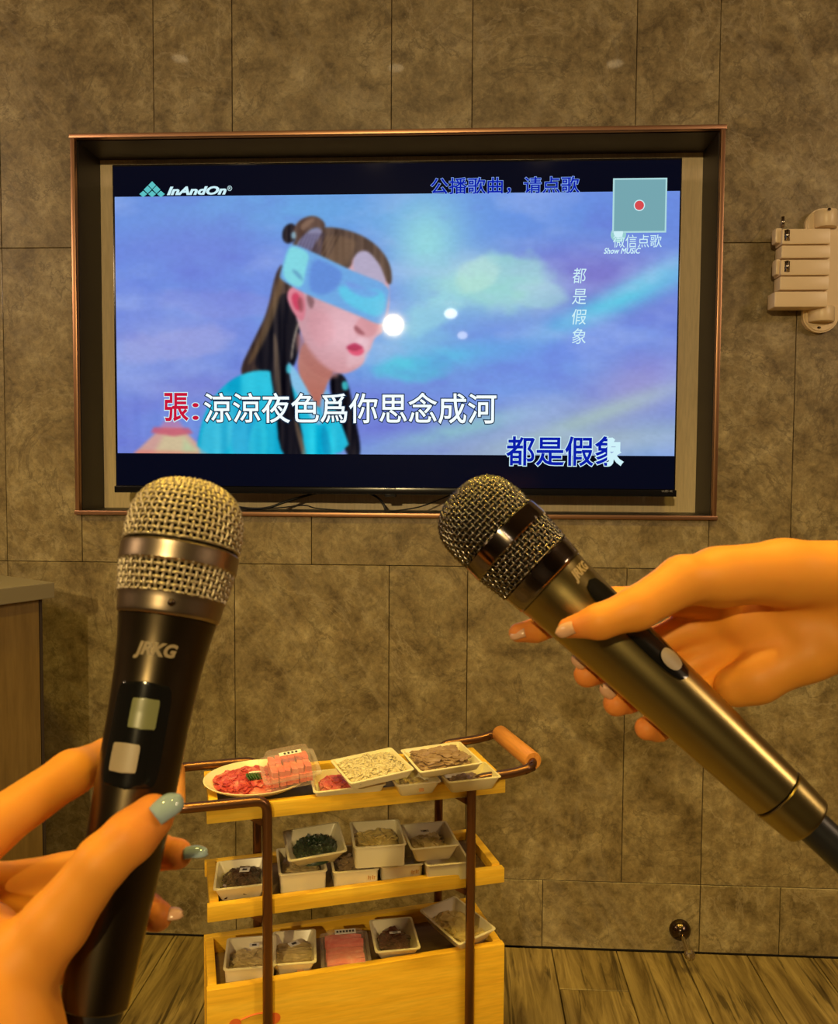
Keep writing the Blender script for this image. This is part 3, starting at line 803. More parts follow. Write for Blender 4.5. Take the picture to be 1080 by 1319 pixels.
# tube frame
TR_ = .0088
YF, YB = -.0095, TD+.0095
LX, RX_ = .102, .478
HXL, HXR = -.052, TW+.058
ZH = ZT[0]+.008
for name, y_ in (('tube_leg', YF), ('tube_leg', YB)):
    for lx, hx in ((LX, HXL), (RX_, HXR)):
        s = 1 if hx > lx else -1
        inn = .03 if y_ < 0 else -.03
        zr = ZH+(.016 if s > 0 else 0)
        pts = arc_pts([(lx, y_, .03), (lx, y_, ZH), (hx-s*.03, y_, ZH+.006), (hx, y_, zr), (hx, y_+inn*.7, zr+.002)], .026, 7)
        if s < 0: pts = arc_pts([(lx, y_, .03), (lx, y_, ZH), (hx, y_, ZH), (hx, y_+inn*.7, ZH)], .022, 7)
        bm = bmesh.new(); tube(bm, pts, TR_, 14); obj(name, bm, M['bronze'], tr, 'all')
for hx, zc in ((HXL, ZH), (HXR, ZH+.018)):
    bm = bmesh.new(); L_ = TD-.008
    lathe(bm, [(.010, 0), (.0165, .0005), (.0175, .003), (.0175, L_-.003), (.0165, L_), (.010, L_)], 28, Matrix.Translation((hx, .004, zc)) @ Matrix.Rotation(R(-90), 4, 'X'))
    obj('wooden_handle', bm, M['dowel'], tr, True)
# gusset brackets under the shelves
for z_ in (ZT[0]-.028, ZT[1]-.028):
    for lx in (LX, RX_):
        bm = bmesh.new(); s = 1
        v = [bm.verts.new((lx-s*.028, -.003+k, z_)) for k in (0, .003)]+[bm.verts.new((lx, -.003+k, z_)) for k in (0, .003)]+[bm.verts.new((lx, -.003+k, z_-.018)) for k in (0, .003)]
        bm.faces.new((v[0], v[2], v[4])); bm.faces.new((v[1], v[5], v[3])); bm.faces.new((v[0], v[1], v[3], v[2])); bm.faces.new((v[2], v[3], v[5], v[4])); bm.faces.new((v[4], v[5], v[1], v[0]))
        obj('bracket', bm, M['bronze'], tr)
for lx in (LX, RX_):
    for y_ in (YF, YB):
        bm = bmesh.new(); lathe(bm, [(.008, -.009), (.025, -.008), (.027, 0), (.025, .008), (.008, .009)], 20, Matrix.Translation((lx, y_, .028)) @ Matrix.Rotation(R(90), 4, 'Y'))
        obj('castor', bm, M['antenna'], tr, True)

# ------------------------------------------------------------------ dishes and food
def tray_bm(w, d, h, flare, th=.0028, rim=.004, rnd_=0.0):
    """open tray, outer top w x d, bottom smaller by flare"""
    bm = bmesh.new()
    def ringv(hx, hy, z, cr=.006):
        out = []
        for sx_, sy_, a0 in ((1, 1, 0), (-1, 1, 90), (-1, -1, 180), (1, -1, 270)):
            for k in range(4):
                a = R(a0+30*k); out.append(bm.verts.new((sx_*(hx-cr)+cr*math.cos(a), sy_*(hy-cr)+cr*math.sin(a), z)))
        return out
    f = flare
    rings = [ringv(w/2-f-.004, d/2-f-.004, 0), ringv(w/2-f, d/2-f, .002), ringv(w/2-rim*.6, d/2-rim*.6, h-.002), ringv(w/2, d/2, h-.0015), ringv(w/2, d/2, h),
             ringv(w/2-rim, d/2-rim, h+.0004), ringv(w/2-rim-.001, d/2-rim-.001, h-.002), ringv(w/2-f-th, d/2-f-th, th+.001), ringv(w/2-f-th-.005, d/2-f-th-.005, th)]
    for a, b in zip(rings, rings[1:]):
        n = len(a)
        for i in range(n): bm.faces.new((a[i], a[(i+1) % n], b[(i+1) % n], b[i]))
    bm.faces.new(rings[0][::-1]); bm.faces.new(rings[-1]); return bm
def film_bm(w, d, z, sag=.002):
    bm = bmesh.new(); n = 10; V = [[bm.verts.new((w*(i/n-.5), d*(j/n-.5), z-sag*math.sin(math.pi*i/n)*math.sin(math.pi*j/n)+rnd.uniform(-.0004, .0004))) for i in range(n+1)] for j in range(n+1)]
    for j in range(n):
        for i in range(n): bm.faces.new((V[j][i], V[j][i+1], V[j+1][i+1], V[j+1][i]))
    return bm
def sticker(parent, x, y, z, w=.018, d=.013, ang=0., ink=True):
    bm = bmesh.new(); e = Euler((0, 0, ang)); box(bm, (x, y, z), (w, d, .0006), e)
    s = obj('price_sticker', bm, M['paper'], parent)
    if ink:
        bm = bmesh.new(); box(bm, (x, y, z+.0005), (w*.45, d*.45, .0003), e); obj('sticker_print', bm, M['ink'], s)
    return s
def ribbon(bm, c, length, width, thick, ang, curl, tilt=0., wob=0.):
    """a curved slice of food"""
    n = 6; ca_, sa_ = math.cos(ang), math.sin(ang); prev = None
    ph = rnd.uniform(0, 6.28)
    for i in range(n+1):
        t = i/n-.5; lx = t*length; lz = -curl*(t*t*4-.5)*length*.3+wob*math.sin(t*9+ph)
        wv_ = width*(.5+.5*math.cos(t*2.2)**.6)/1.0
        row = []
        for s_, zz in ((-1, 0), (1, 0), (1, thick), (-1, thick)):
            ly = s_*wv_/2; z_ = lz+zz+ly*math.sin(tilt); ly *= math.cos(tilt)
            row.append(bm.verts.new((c[0]+lx*ca_-ly*sa_, c[1]+lx*sa_+ly*ca_, c[2]+z_)))
        if prev:
            for k in range(4): bm.faces.new((prev[k], prev[(k+1) % 4], row[(k+1) % 4], row[k]))
        else: bm.faces.new(row[::-1])
        prev = row
    bm.faces.new(prev)
def heap_bm(w, d, hgt, n, lw=(.03, .012), thick=.002, curl=.5, base=True, round_=False, wob=.001, flat=.35, ang0=None):
    bm = bmesh.new()
    if base:     # mounded mass beneath the slices
        nn = 14; V = []
        for j in range(nn+1):
            row = []
            for i in range(nn+1):
                u, v = i/nn*2-1, j/nn*2-1
                rr2 = u*u+v*v if round_ else max(abs(u), abs(v))**2
                if round_ and rr2 > 1: k = 1/math.sqrt(rr2); u *= k; v *= k; rr2 = 1
                z_ = max(0, 1-rr2)**.6*hgt*.8+rnd.uniform(0, hgt*.12)*(rr2 < .95)
                row.append(bm.verts.new((u*w/2, v*d/2, z_)))
            V.append(row)
        for j in range(nn):
            for i in range(nn):
                try: bm.faces.new((V[j][i], V[j][i+1], V[j+1][i+1], V[j+1][i]))
                except ValueError: pass
    for _ in range(n):
        while True:
            u, v = rnd.uniform(-1, 1), rnd.uniform(-1, 1)
            if not round_ or u*u+v*v < .95: break
        rr2 = u*u+v*v if round_ else max(abs(u), abs(v))**2
        L_ = lw[0]*rnd.uniform(.7, 1.2)
        x_ = u*max(w/2-L_*.35, .002); y_ = v*max(d/2-L_*.35, .002)
        z_ = max(0, 1-rr2*.9)**.6*hgt*.75+rnd.uniform(.0005, hgt*.2+.001)
        an = rnd.uniform(0, math.pi) if ang0 is None else ang0+rnd.uniform(-.35, .35)
        ribbon(bm, (x_, y_, z_), L_, lw[1]*rnd.uniform(.7, 1.3), thick, an, curl*rnd.uniform(-.2, 1), rnd.uniform(-flat, flat), wob)
    return bm
F = {
 'redmeat': food_mat('raw_red_meat', [(.42, .03, .035), (.60, .09, .08), (.78, .38, .32)], 55),
 'pink': food_mat('pink_meat', [(.78, .10, .08), (.86, .20, .15), (.92, .42, .34)], 35),
 'noodle': food_mat('pale_noodles', [(.52, .42, .24), (.68, .58, .38), (.80, .72, .54)], 90),
 'brownmeat': food_mat('brown_minced_meat', [(.22, .13, .075), (.34, .22, .13), (.45, .32, .20)], 70),
 'dark': food_mat('dark_mushroom', [(.025, .012, .008), (.07, .035, .02), (.16, .09, .05)], 80, .25),
 'green': food_mat('dark_leaf', [(.008, .018, .008), (.022, .045, .018), (.06, .10, .04)], 70, .35),
 'tofu': food_mat('pale_tofu_skin', [(.40, .29, .11), (.60, .46, .20), (.74, .60, .32)], 50),
 'yellow': food_mat('pale_yellow_slices', [(.50, .36, .09), (.66, .50, .16), (.78, .64, .28)], 40),
 'liver': food_mat('dark_liver', [(.06, .02, .012), (.12, .045, .03), (.24, .12, .08)], 50, .25),
 'cucumber': food_mat('cucumber_green', [(.02, .06, .01), (.05, .13, .03), (.10, .22, .06)], 70, .3),
}
def place(o, px, py, zr, rim_h, yaw, tilt=(0, 0)):
    p = at_z(px, py, zr)
    o.rotation_euler = Euler((tilt[0], tilt[1], yaw)); o.location = p-o.rotation_euler.to_matrix() @ Vector((0, 0, rim_h))
    return o
def dish(name, lab, px, py, zr, w, d, h, flare, yaw, tilt=(0, 0), film=True, stick=None, cat='tray', marks=None, th=.0028):
    o = thing(name, lab, cat, group=None)
    obj('tray_shell', tray_bm(w, d, h, flare, th), M['ceramic'], o, True)
    if film: obj('cling_film', film_bm(w-.003, d-.003, h+.0008), M['film'], o, 'all')
    if stick: sticker(o, *stick)
    if marks:
        for mx, mz in marks:
            bm = bmesh.new(); fy = -(d/2-flare*(1-mz/h))-.0006
            box(bm, (mx, fy, mz), (.0014, .0006, .007)); box(bm, (mx+.0035, fy, mz+.001), (.003, .0006, .0012)); box(bm, (mx+.0035, fy, mz-.002), (.0012, .0006, .005))
            obj('printed_mark', bm, M['brownink'], o)
    return place(o, px, py, zr, h, yaw, tilt)
def food(name, lab, cat, parent_dish, bm, m, z=.004, off=(0, 0), rz=0.):
    o = obj(name, bm, m, None, 'all' if m in (F['noodle'],) else True)
    tag(o, lab, cat, None, 'stuff')
    Mx = Matrix.Translation(parent_dish.location) @ parent_dish.rotation_euler.to_matrix().to_4x4() @ Matrix.Translation((off[0], off[1], z)) @ Matrix.Rotation(rz, 4, 'Z')
    o.matrix_world = Mx; return o

zt = ZT[0]-.014
# --- top shelf
bm = bmesh.new(); prof = [(.0, 0), (.052, 0), (.060, .003), (.082, .016), (.086, .019), (.087, .021), (.085, .0215), (.080, .0185), (.062, .0065), (.0, .0055)]
lathe(bm, [(max(r, .0004), z) for r, z in prof], 48, Matrix.Diagonal((1.10, .80, 1, 1)))
pt = thing('oval_plate', 'white oval plate of raw red meat at the left end of the top trolley shelf', 'plate')
obj('plate_body', bm, M['ceramic'], pt, True)
place(pt, 331, 1000, zt+.036, .021, TH-.10, (R(6), R(-1)))
food('raw_meat_slices', 'heaped raw red meat slices on the white oval plate', 'meat', pt, heap_bm(.150, .098, .014, 190, (.024, .012), .0016, .6, round_=True), F['redmeat'], .010, (-.006, 0))
bm = bmesh.new()
for k in range(5):
    lathe(bm, [(.0005, 0), (.0085, .0002), (.0088, .0012), (.0085, .0022), (.0005, .0024)], 16, Matrix.Translation((-.014+.0048*k, -.014, .0262)) @ Matrix.Rotation(R(50), 4, 'Y'))
cu_ = food('cucumber_slices', 'short fan of dark green cucumber slices on the red meat plate', 'cucumber', pt, bm, F['cucumber'], .0)
bm = bmesh.new(); heapb = bmesh.new(); bm.free()
ribbon(heapb, (-.003, -.002, .0300), .022, .006, .001, .05, .1); food('meat_label_strip', 'small white paper strip lying above the cucumber slices', 'label', pt, heapb, M['paper'], .0).pop('kind')

# clear pink box
cb2 = thing('clear_meat_box', 'clear plastic clamshell box of pink meat resting on the oval plate edge', 'box')
def clam(w, d, h):
    bm = bmesh.new(); rr_ = []
    for (ww, dd, z) in ((w*.82, d*.82, 0), (w*.92, d*.92, h*.45), (w*1.06, d*1.06, h*.47), (w*1.06, d*1.06, h*.53), (w*.92, d*.92, h*.55), (w*.78, d*.78, h*.95), (w*.70, d*.70, h)):
        ring_ = []; cr_ = .008
        for sx_, sy_, a0 in ((1, 1, 0), (-1, 1, 90), (-1, -1, 180), (1, -1, 270)):
            for k in range(4):
                a = R(a0+30*k); ring_.append(bm.verts.new((sx_*(ww/2-cr_)+cr_*math.cos(a), sy_*(dd/2-cr_)+cr_*math.sin(a), z)))
        rr_.append(ring_)
    for a, b in zip(rr_, rr_[1:]):
        for i in range(16): bm.faces.new((a[i], a[(i+1) % 16], b[(i+1) % 16], b[i]))
    bm.faces.new(rr_[0][::-1]); bm.faces.new(rr_[-1]); return bm
obj('box_shell', clam(.098, .088, .046), M['clearbox'], cb2, True)
bm = bmesh.new(); box(bm, (.004, .004, .0470), (.040, .012, .0006)); sl = obj('white_label', bm, M['paper'], cb2)
bm = bmesh.new()
for k in range(4): box(bm, (-.006+.007*k, .004, .0475), (.004, .006, .0003))
obj('label_print', bm, M['ink'], sl)
place(cb2, 372, 976, zt+.075, .040, TH+.02, (R(10), R(-6)))
bm = bmesh.new()
for r_i in range(2):
    for k in range(6):
        ribbon(bm, (-.030+.012*k, -.018+.032*r_i, .006), .030, .0135, .016, math.pi/2+rnd.uniform(-.1, .1), .1, .15)
        ribbon(bm, (-.030+.012*k, -.016+.030*r_i, .021), .028, .0125, .012, math.pi/2+rnd.uniform(-.15, .15), .1, .2)
food('pink_meat_rolls', 'pink meat rolls packed inside the clear clamshell box on the plate', 'meat', cb2, bm, F['pink'], 0.0)

d3 = dish('red_meat_tray', 'white tray of red meat half covered by the pale noodle tray', 447, 1002, zt+.030, .132, .085, .022, .008, TH-.04, (R(6), R(-2)))
food('red_meat_strips', 'marbled red meat strips in the tray under the noodles', 'meat', d3, heap_bm(.100, .060, .012, 80, (.028, .014), .0018, .5), F['redmeat'], .006)
dA = dish('pale_low_tray', 'narrow white tray squeezed under the noodle tray, small brown print on front', 533, 1000, zt+.034, .085, .075, .026, .012, TH, (0, 0))
bm = bmesh.new(); box(bm, (.006, -.0375+.006, .013), (.009, .001, .008), Euler((R(-25), 0, 0))); obj('brown_print', bm, M['brownink'], dA)
food('beige_slices', 'beige slices in the narrow tray under the noodle tray', 'food', dA, heap_bm(.06, .05, .012, 16, (.02, .01)), F['tofu'])
dB = dish('right_low_tray', 'flat white tray lowest at the right end of the top shelf', 602, 994, zt+.036, .105, .085, .026, .012, TH+.02)
food('brown_strips', 'brown strips in the flat tray at the right end', 'food', dB, heap_bm(.07, .05, .012, 16, (.02, .01)), F['brownmeat'])
d4 = dish('noodle_tray', 'square white tray heaped with pale chopped noodles in the middle of the top shelf', 479, 985, zt+.064, .122, .112, .016, .007, R(27), (R(3), R(-4)), film=False)
food('pale_noodles', 'pale beige noodles filling the square tray in the middle of the top shelf', 'noodles', d4, heap_bm(.110, .100, .012, 330, (.024, .0045), .0016, .3, wob=.001), F['noodle'], .006)
d5 = dish('minced_meat_tray', 'square white tray of brown minced meat, highest at the right of the top shelf', 568, 974, zt+.068, .122, .116, .016, .008, R(22), (R(2), R(-2)), film=False)
food('brown_minced_meat', 'brown minced meat mound in the highest right tray of the trolley', 'meat', d5, heap_bm(.098, .086, .018, 70, (.030, .020), .0014, .1, wob=.0006, flat=.15), F['brownmeat'], .006)
st_ = sticker(d5, .002, .016, .0215, .020, .013, -.4, False)

# --- middle shelf
zm = ZT[1]-.016
d7 = dish('mushroom_tray', 'white tray of dark brown mushrooms at the left end of the middle shelf', 311, 1124, zm+.036, .094, .110, .033, .014, TH-.10, (0, R(-2)), stick=(.006, .006, .0350, .018, .015, -.1))
food('dark_mushrooms', 'dark brown mushroom strips at the left end of the middle shelf', 'mushrooms', d7, heap_bm(.070, .086, .024, 120, (.028, .008), .0022, .8, wob=.002), F['dark'], .007)
d8 = dish('film_wrapped_tray', 'straight-sided white tray under the dish of dark green leaves', 388, 1107, zm+.042, .088, .110, .038, .003, TH-.06, (0, 0))
food('grey_green_leaves', 'dull green leaves in the tray beneath the dark green dish', 'vegetables', d8, heap_bm(.076, .096, .024, 40, (.022, .01), .0012), F['tofu'], .008)
d9 = dish('green_leaf_dish', 'flared white dish of dark green leaves stacked second from left on the middle shelf', 405, 1083, zm+.082, .108, .098, .032, .020, TH-.02, (R(9), R(-4)))
food('dark_green_leaves', 'dark green leafy vegetable in the flared dish', 'vegetables', d9, heap_bm(.084, .074, .026, 170, (.018, .011), .0008, 1.0, wob=.003, flat=.9, round_=True), F['green'], .005)
d10 = dish('lower_middle_tray', 'white straight tray with brown printed characters, left of two low ones', 455, 1105, zm+.038, .086, .108, .034, .003, TH-.08, marks=[(.022, .020), (.030, .020)])
food('brown_lumps', 'brown lumps in the low printed tray beside the green leaf dish', 'food', d10, heap_bm(.074, .096, .024, 40, (.022, .012)), F['brownmeat'], .006)
d12 = dish('second_lower_tray', 'white straight tray with brown printed characters beneath the tall white tray', 513, 1100, zm+.036, .082, .100, .032, .003, TH-.08, marks=[(.018, .019), (.026, .019)])
d11 = dish('tall_white_tray', 'tall straight-sided white tray with yellowish pieces on top of the middle stack', 486, 1073, zm+.084, .098, .112, .042, .003, TH-.12, (R(1), 0))
food('yellowish_pieces', 'yellowish food pieces inside the tall white tray', 'food', d11, heap_bm(.086, .100, .026, 60, (.022, .010)), F['yellow'], .012)
d14 = dish('corner_lower_tray', 'white straight tray beneath the flared tray at the right of the middle shelf', 570, 1098, zm+.038, .086, .100, .034, .003, TH-.06)
d13 = dish('corner_upper_tray', 'flared white tray with a sticker, top right of the middle shelf stack', 553, 1075, zm+.074, .094, .108, .033, .014, TH-.06, (R(1), 0), stick=(-.006, .012, .0350, .015, .010, .1))
food('pale_tofu_slices', 'pale slices in the flared tray at the top right of the middle shelf', 'food', d13, heap_bm(.066, .078, .018, 30, (.022, .012)), F['tofu'], .006)

# --- bottom box
zb_ = ZT[2]-.031
d15 = dish('deep_front_tray', 'deep white tray with pale pieces behind the left bronze leg of the trolley', 323, 1226, zb_+.050, .092, .104, .046, .005, TH-.12, stick=(.006, .018, .0480, .018, .012, .0))
food('cream_pieces', 'cream coloured pieces in the deep tray behind the left leg', 'food', d15, heap_bm(.078, .088, .026, 60, (.022, .012)), F['tofu'], .012)
d16 = dish('tofu_skin_tray', 'flared white tray of folded tofu skin right of the left bronze leg', 379, 1219, zb_+.048, .082, .112, .036, .016, TH-.14, stick=(.0, .006, .0380, .020, .014, .5))
food('tofu_skin', 'folded pale tofu skin in the flared tray right of the left leg', 'food', d16, heap_bm(.064, .092, .018, 34, (.050, .014), .003, .1, ang0=0), F['tofu'], .010)
bm = bmesh.new(); box(bm, (.012, -.0475, .018), (.012, .0008, .009), Euler((R(-24), 0, 0))); obj('brown_print', bm, M['brownink'], d16)
pk = thing('pink_meat_pack', 'clear flat pack of red and pink meat with a white label in the bottom box', 'pack')
obj('pack_shell', clam(.088, .112, .040), M['clearbox'], pk, True)
bm = bmesh.new(); box(bm, (.002, .030, .0410), (.040, .014, .0006)); s2 = obj('white_label', bm, M['paper'], pk)
bm = bmesh.new()
for k in range(6): box(bm, (-.013+.006*k, .030, .0415), (.004, .006, .0003))
obj('label_print', bm, M['ink'], s2)
place(pk, 445, 1213, zb_+.046, .040, TH-.12, (R(4), 0))
bm = bmesh.new()
for j in range(5):
    ribbon(bm, (rnd.uniform(-.002, .002), -.040+.019*j, .006+rnd.uniform(0, .006)), .070, .0135, .018, rnd.uniform(-.05, .05), .08, rnd.uniform(.0, .3), .001)
food('packed_pink_meat', 'rows of pink meat inside the clear flat pack', 'meat', pk, bm, F['pink'], 0)
d18 = dish('liver_tray', 'flared white tray of dark liver in the middle of the bottom box', 508, 1203, zb_+.046, .086, .105, .033, .016, TH-.10, (R(3), 0), stick=(.002, .002, .0350, .022, .006, .0))
food('dark_liver', 'dark brown liver pieces in the middle of the bottom box', 'meat', d18, heap_bm(.064, .080, .028, 60, (.022, .014), round_=True), F['liver'], .005)
d19 = dish('pale_slice_tray', 'flared white tray of pale yellow slices turned askew behind the right bronze leg', 589, 1184, zb_+.054, .090, .138, .030, .016, R(36), (R(2), R(-3)))
food('pale_yellow_slices', 'pale yellow slices in the askew tray behind the right leg', 'food', d19, heap_bm(.066, .112, .016, 70, (.030, .014), .0016, .2), F['yellow'], .008)

# ------------------------------------------------------------------ microphones
def frame(axis_from, axis_to, roll_deg):
    """matrix: local z runs tail -> head, local -y faces the viewer, rolled about z"""
    z = (axis_to-axis_from).normalized(); v = (CAM-(axis_from+axis_to)/2).normalized()
    y = -(v-z*v.dot(z)).normalized(); x = y.cross(z).normalized()
    Mx = Matrix((x, y, z)).transposed().to_4x4(); Mx.translation = axis_from
    return Mx @ Matrix.Rotation(R(roll_deg), 4, 'Z')
def interp(prof, s):
    if s <= prof[0][0]: return prof[0][1]
    for (a, ra), (b, rb) in zip(prof, prof[1:]):
        if s <= b: return ra+(rb-ra)*((s-a)/(b-a))
    return prof[-1][1]
def surf_patch(bm, prof, L, s_mid, hs, hw, ang0, lift, cr=.3, n=22, m=40, power=4, side=True):
    """rounded patch wrapped on the body; s measured from the head tip, hs half length, hw half width (arc)"""
    V = []
    for j in range(m+1):
        v = -1+2*j/m; row = []
        wv_ = max(0, 1-abs(v)**power)**(1/power)
        for i in range(n+1):
            u = (-1+2*i/n)*wv_; s = s_mid+hs*v; r = interp(prof, s)+lift
            a = ang0+u*hw/r; row.append(bm.verts.new((r*math.sin(a), -r*math.cos(a), L-s)))
        V.append(row)
    for j in range(m):
        for i in range(n):
            try: bm.faces.new((V[j][i], V[j+1][i], V[j+1][i+1], V[j][i+1]))
            except ValueError: pass
    bmesh.ops.remove_doubles(bm, verts=bm.verts, dist=1e-6)
    return bm
def wrap_text(txt, prof, L, s_mid, height, ang0, lift, bold=.02, shear=.25, sx_=1.0):
    me = text_mesh(txt, bold, shear); rc = np.array([v.co[:] for v in me.vertices]); lo, hi = rc.min(0), rc.max(0)
    k = height/(hi[1]-lo[1]); bm = bmesh.new(); bm.from_mesh(me); bpy.data.meshes.remove(me)
    bmesh.ops.triangulate(bm, faces=bm.faces)
    bmesh.ops.subdivide_edges(bm, edges=bm.edges[:], cuts=1)
    for v in bm.verts:
        xx_ = (v.co.x-(lo[0]+hi[0])/2)*k*sx_; s = s_mid-(v.co.y-(lo[1]+hi[1])/2)*k; r = interp(prof, s)+lift; a = ang0+xx_/r
        v.co = Vector((r*math.sin(a), -r*math.cos(a), L-s))
    return bm
def grille_bm(prof, L, s0, s1, ncol, step, wr, tip=False):
    """woven wire mesh following the profile between s0 and s1"""
    bm = bmesh.new(); ss = [s0]; s = s0     # equal steps along the curve
    fine = [s0+(s1-s0)*i/400 for i in range(401)]; acc = 0; prev = (interp(prof, fine[0]), fine[0]); rows = [fine[0]]
    for f_ in fine[1:]:
        c = (interp(prof, f_), f_); acc += math.hypot(c[0]-prev[0], c[1]-prev[1]); prev = c
        if acc >= step: rows.append(f_); acc -= step
    def nrm_(s):
        e = 5e-4; a, b = interp(prof, max(s-e, 1e-5)), interp(prof, s+e); t = Vector((b-a, 2*e)); t.normalize(); return t.y, -t.x*-1  # radial, axial
    amp = wr*.75
    def pt(s, a, off):
        r = interp(prof, s); e = 5e-4; dr = (interp(prof, s+e)-interp(prof, max(s-e, 1e-5)))/(2*e if s > e else e+s)
        n_ = math.hypot(1, dr); nr, nz = 1/n_, dr/n_
        rr2 = r+off*nr; return Vector((rr2*math.sin(a), -rr2*math.cos(a), L-s+off*nz))
    for i in range(ncol):
        a = 2*math.pi*i/ncol
        rr3 = [s for s in rows if interp(prof, s) > (.013 if i % 2 else (.0065 if i % 4 else .0))]
        pts = []
        for j, s in enumerate(rr3):
            k = rows.index(s); pts.append(pt(s, a, amp*(1 if (i+k) % 2 else -1)))
            if j+1 < len(rr3): pts.append(pt((s+rr3[j+1])/2, a, 0))
        if len(pts) > 2: tube(bm, pts, wr, 5, caps=False)
    for k, s in enumerate(rows):
        r = interp(prof, s)
        if r < .003: continue
        m_ = ncol if r > .013 else (ncol//2 if r > .0065 else ncol//4)
        pts = []
        for i in range(m_):
            ii = i*(ncol//m_); a = 2*math.pi*i/m_
            pts.append(pt(s, a, -amp*(1 if (ii+k) % 2 else -1))); pts.append(pt(s, a+math.pi/m_, 0))
        tube(bm, pts, wr, 5, closed=True)
    return bm
def solid(prof, L, s0, s1, n=64, k=24, grow=0., bev=.0006):
    bm = bmesh.new(); ss = [s0+(s1-s0)*i/k for i in range(k+1)]
    pr = [(max(interp(prof, s0)+grow-bev, .0005), L-s0)]+[(max(interp(prof, s)+grow, .0005), L-(s+(bev if i == 0 else (-bev if i == k else 0)))) for i, s in enumerate(ss)]+[(max(interp(prof, s1)+grow-bev, .0005), L-s1)]
    lathe(bm, pr, n); bmesh.ops.recalc_face_normals(bm, faces=bm.faces); return bm
HEAD = [(0, .0005), (.0004, .006), (.0014, .0112), (.0035, .0162), (.0068, .0206), (.0115, .0240), (.018, .0260), (.026, .0268), (.034, .0264)]
def microphone(lab, tail, head, L, roll, gm, rm, bmat_, style):
    o = thing('microphone', lab, 'microphone', group='wireless microphones held up by two hands')
    Mx = frame(tail, head, roll); o.matrix_world = Mx
    if style == 1:
        prof = HEAD+[(.044, .0262), (.058, .0238), (.067, .0226), (.078, .0208), (.092, .0194), (.11, .0185), (.14, .0178), (.18, .0166), (L, .0138)]
        r1, r2, r3 = (.0335, .0435), (.0565, .0670), L
    else:
        prof = HEAD+[(.046, .0266), (.064, .0246), (.075, .0236), (.080, .0230), (.10, .0220), (.14, .0200), (.19, .0180), (.241, .0160), (L, .0142)]
        r1, r2, r3 = (.0345, .0465), (.0635, .0755), .241
    obj('inner_foam', solid(prof, L, .0, r2[0]+.002, grow=-.0024, bev=0), M['foam'], o, 'all')
    obj('grille', grille_bm(prof, L, .0008, r1[0]+.001, 56, .0029, .00082), gm, o, 'all', kind='stuff', label='domed woven wire head grille')
    obj('grille', grille_bm(prof, L, r1[1]-.001, r2[0]+.001, 56, .0029, .00082), gm, o, 'all', kind='stuff', label='lower band of woven wire grille')
    obj('grille_ring', solid(prof, L, *r1, grow=.0014, k=6, bev=.0012), rm, o, True)
    obj('collar_ring', solid(prof, L, *r2, grow=.0008, k=6, bev=.0008), rm, o, True)
    b = obj('body', solid(prof, L, r2[1], r3 if style == 2 else L-.001, k=40), bmat_, o, True)
    if style == 2:
        obj('end_cap', solid(prof, L, r3+.0006, L-.001, k=12, grow=.0004), bmat_, o, True)
        bm = bmesh.new(); lathe(bm, [(.0093, -.085), (.0095, -.083), (.0095, .0), (.0095, .004)], 32); obj('antenna', bm, M['antenna'], o, True)
    else:
        bm = bmesh.new(); lathe(bm, [(.0118, -.004), (.0122, -.002), (.0122, .004)], 32); obj('end_cap', bm, M['antenna'], o, True)
        bm = bmesh.new(); bmesh.ops.create_uvsphere(bm, u_segments=12, v_segments=8, radius=.0017)
        s_ = .5*(r2[0]+r2[1]); bmesh.ops.translate(bm, verts=bm.verts, vec=(0, -(interp(prof, s_)+.0008), L-s_)); obj('indicator_light', bm, M['darkmetal'], o, 'all')
    return o, Mx, prof, b
DL, DR = .376, .470
L1 = .244
tail1 = at_d(121, 1300, .352); head1 = at_d(250, 622, .410)
L1 = (head1-tail1).length
mic1, MX1, PF1, B1 = microphone('dark gunmetal microphone with pale wire head and display, held in the lower left hand', tail1, head1, L1, 0, M['grille1'], M['ring1'], M['body1'], 1)
def local_text(o, txt, prof, L, s, h, a, m, sx_=1.): return obj('brand_lettering', wrap_text(txt, prof, L, s, h, a, .0004, bold=.05, sx_=sx_), m, o)
local_text(mic1, 'JRKG', PF1, L1, .0835, .0078, R(-8), M['logo'], 1.0)
bm = surf_patch(bmesh.new(), PF1, L1, .1195, .0228, .0130, R(-14), .0005, power=6); p1 = obj('display_panel', bm, M['blackgloss'], mic1, 'all')
bm = surf_patch(bmesh.new(), PF1, L1, .1105, .0066, .0060, R(-8), .0009, power=10); obj('display_window', bm, M['lcd'], p1, 'all')
bm = surf_patch(bmesh.new(), PF1, L1, .1295, .0062, .0062, R(-22), .0016, power=9); obj('power_button', bm, M['button'], p1, 'all')
# second microphone
tail2 = at_d(1043, 1060, .452); head2 = at_d(587, 637, .497)
L2 = (head2-tail2).length
mic2, MX2, PF2, B2 = microphone('olive gold microphone with dark wire head and black aerial, held in the right-hand hand', tail2, head2, L2, 0, M['grille2'], M['ring2'], M['body2'], 2)
A2 = R(44)
local_text(mic2, 'JRKG', PF2, L2, .0835, .0075, A2+R(2), M['logo'], .9)
bm = surf_patch(bmesh.new(), PF2, L2, .127, .037, .0085, A2, .0005, power=3.2); p2 = obj('switch_panel', bm, M['blackgloss'], mic2, 'all')
bm = surf_patch(bmesh.new(), PF2, L2, .151, .0068, .0058, A2, .0015, power=2.2); obj('slide_button', bm, M['button'], p2, 'all')

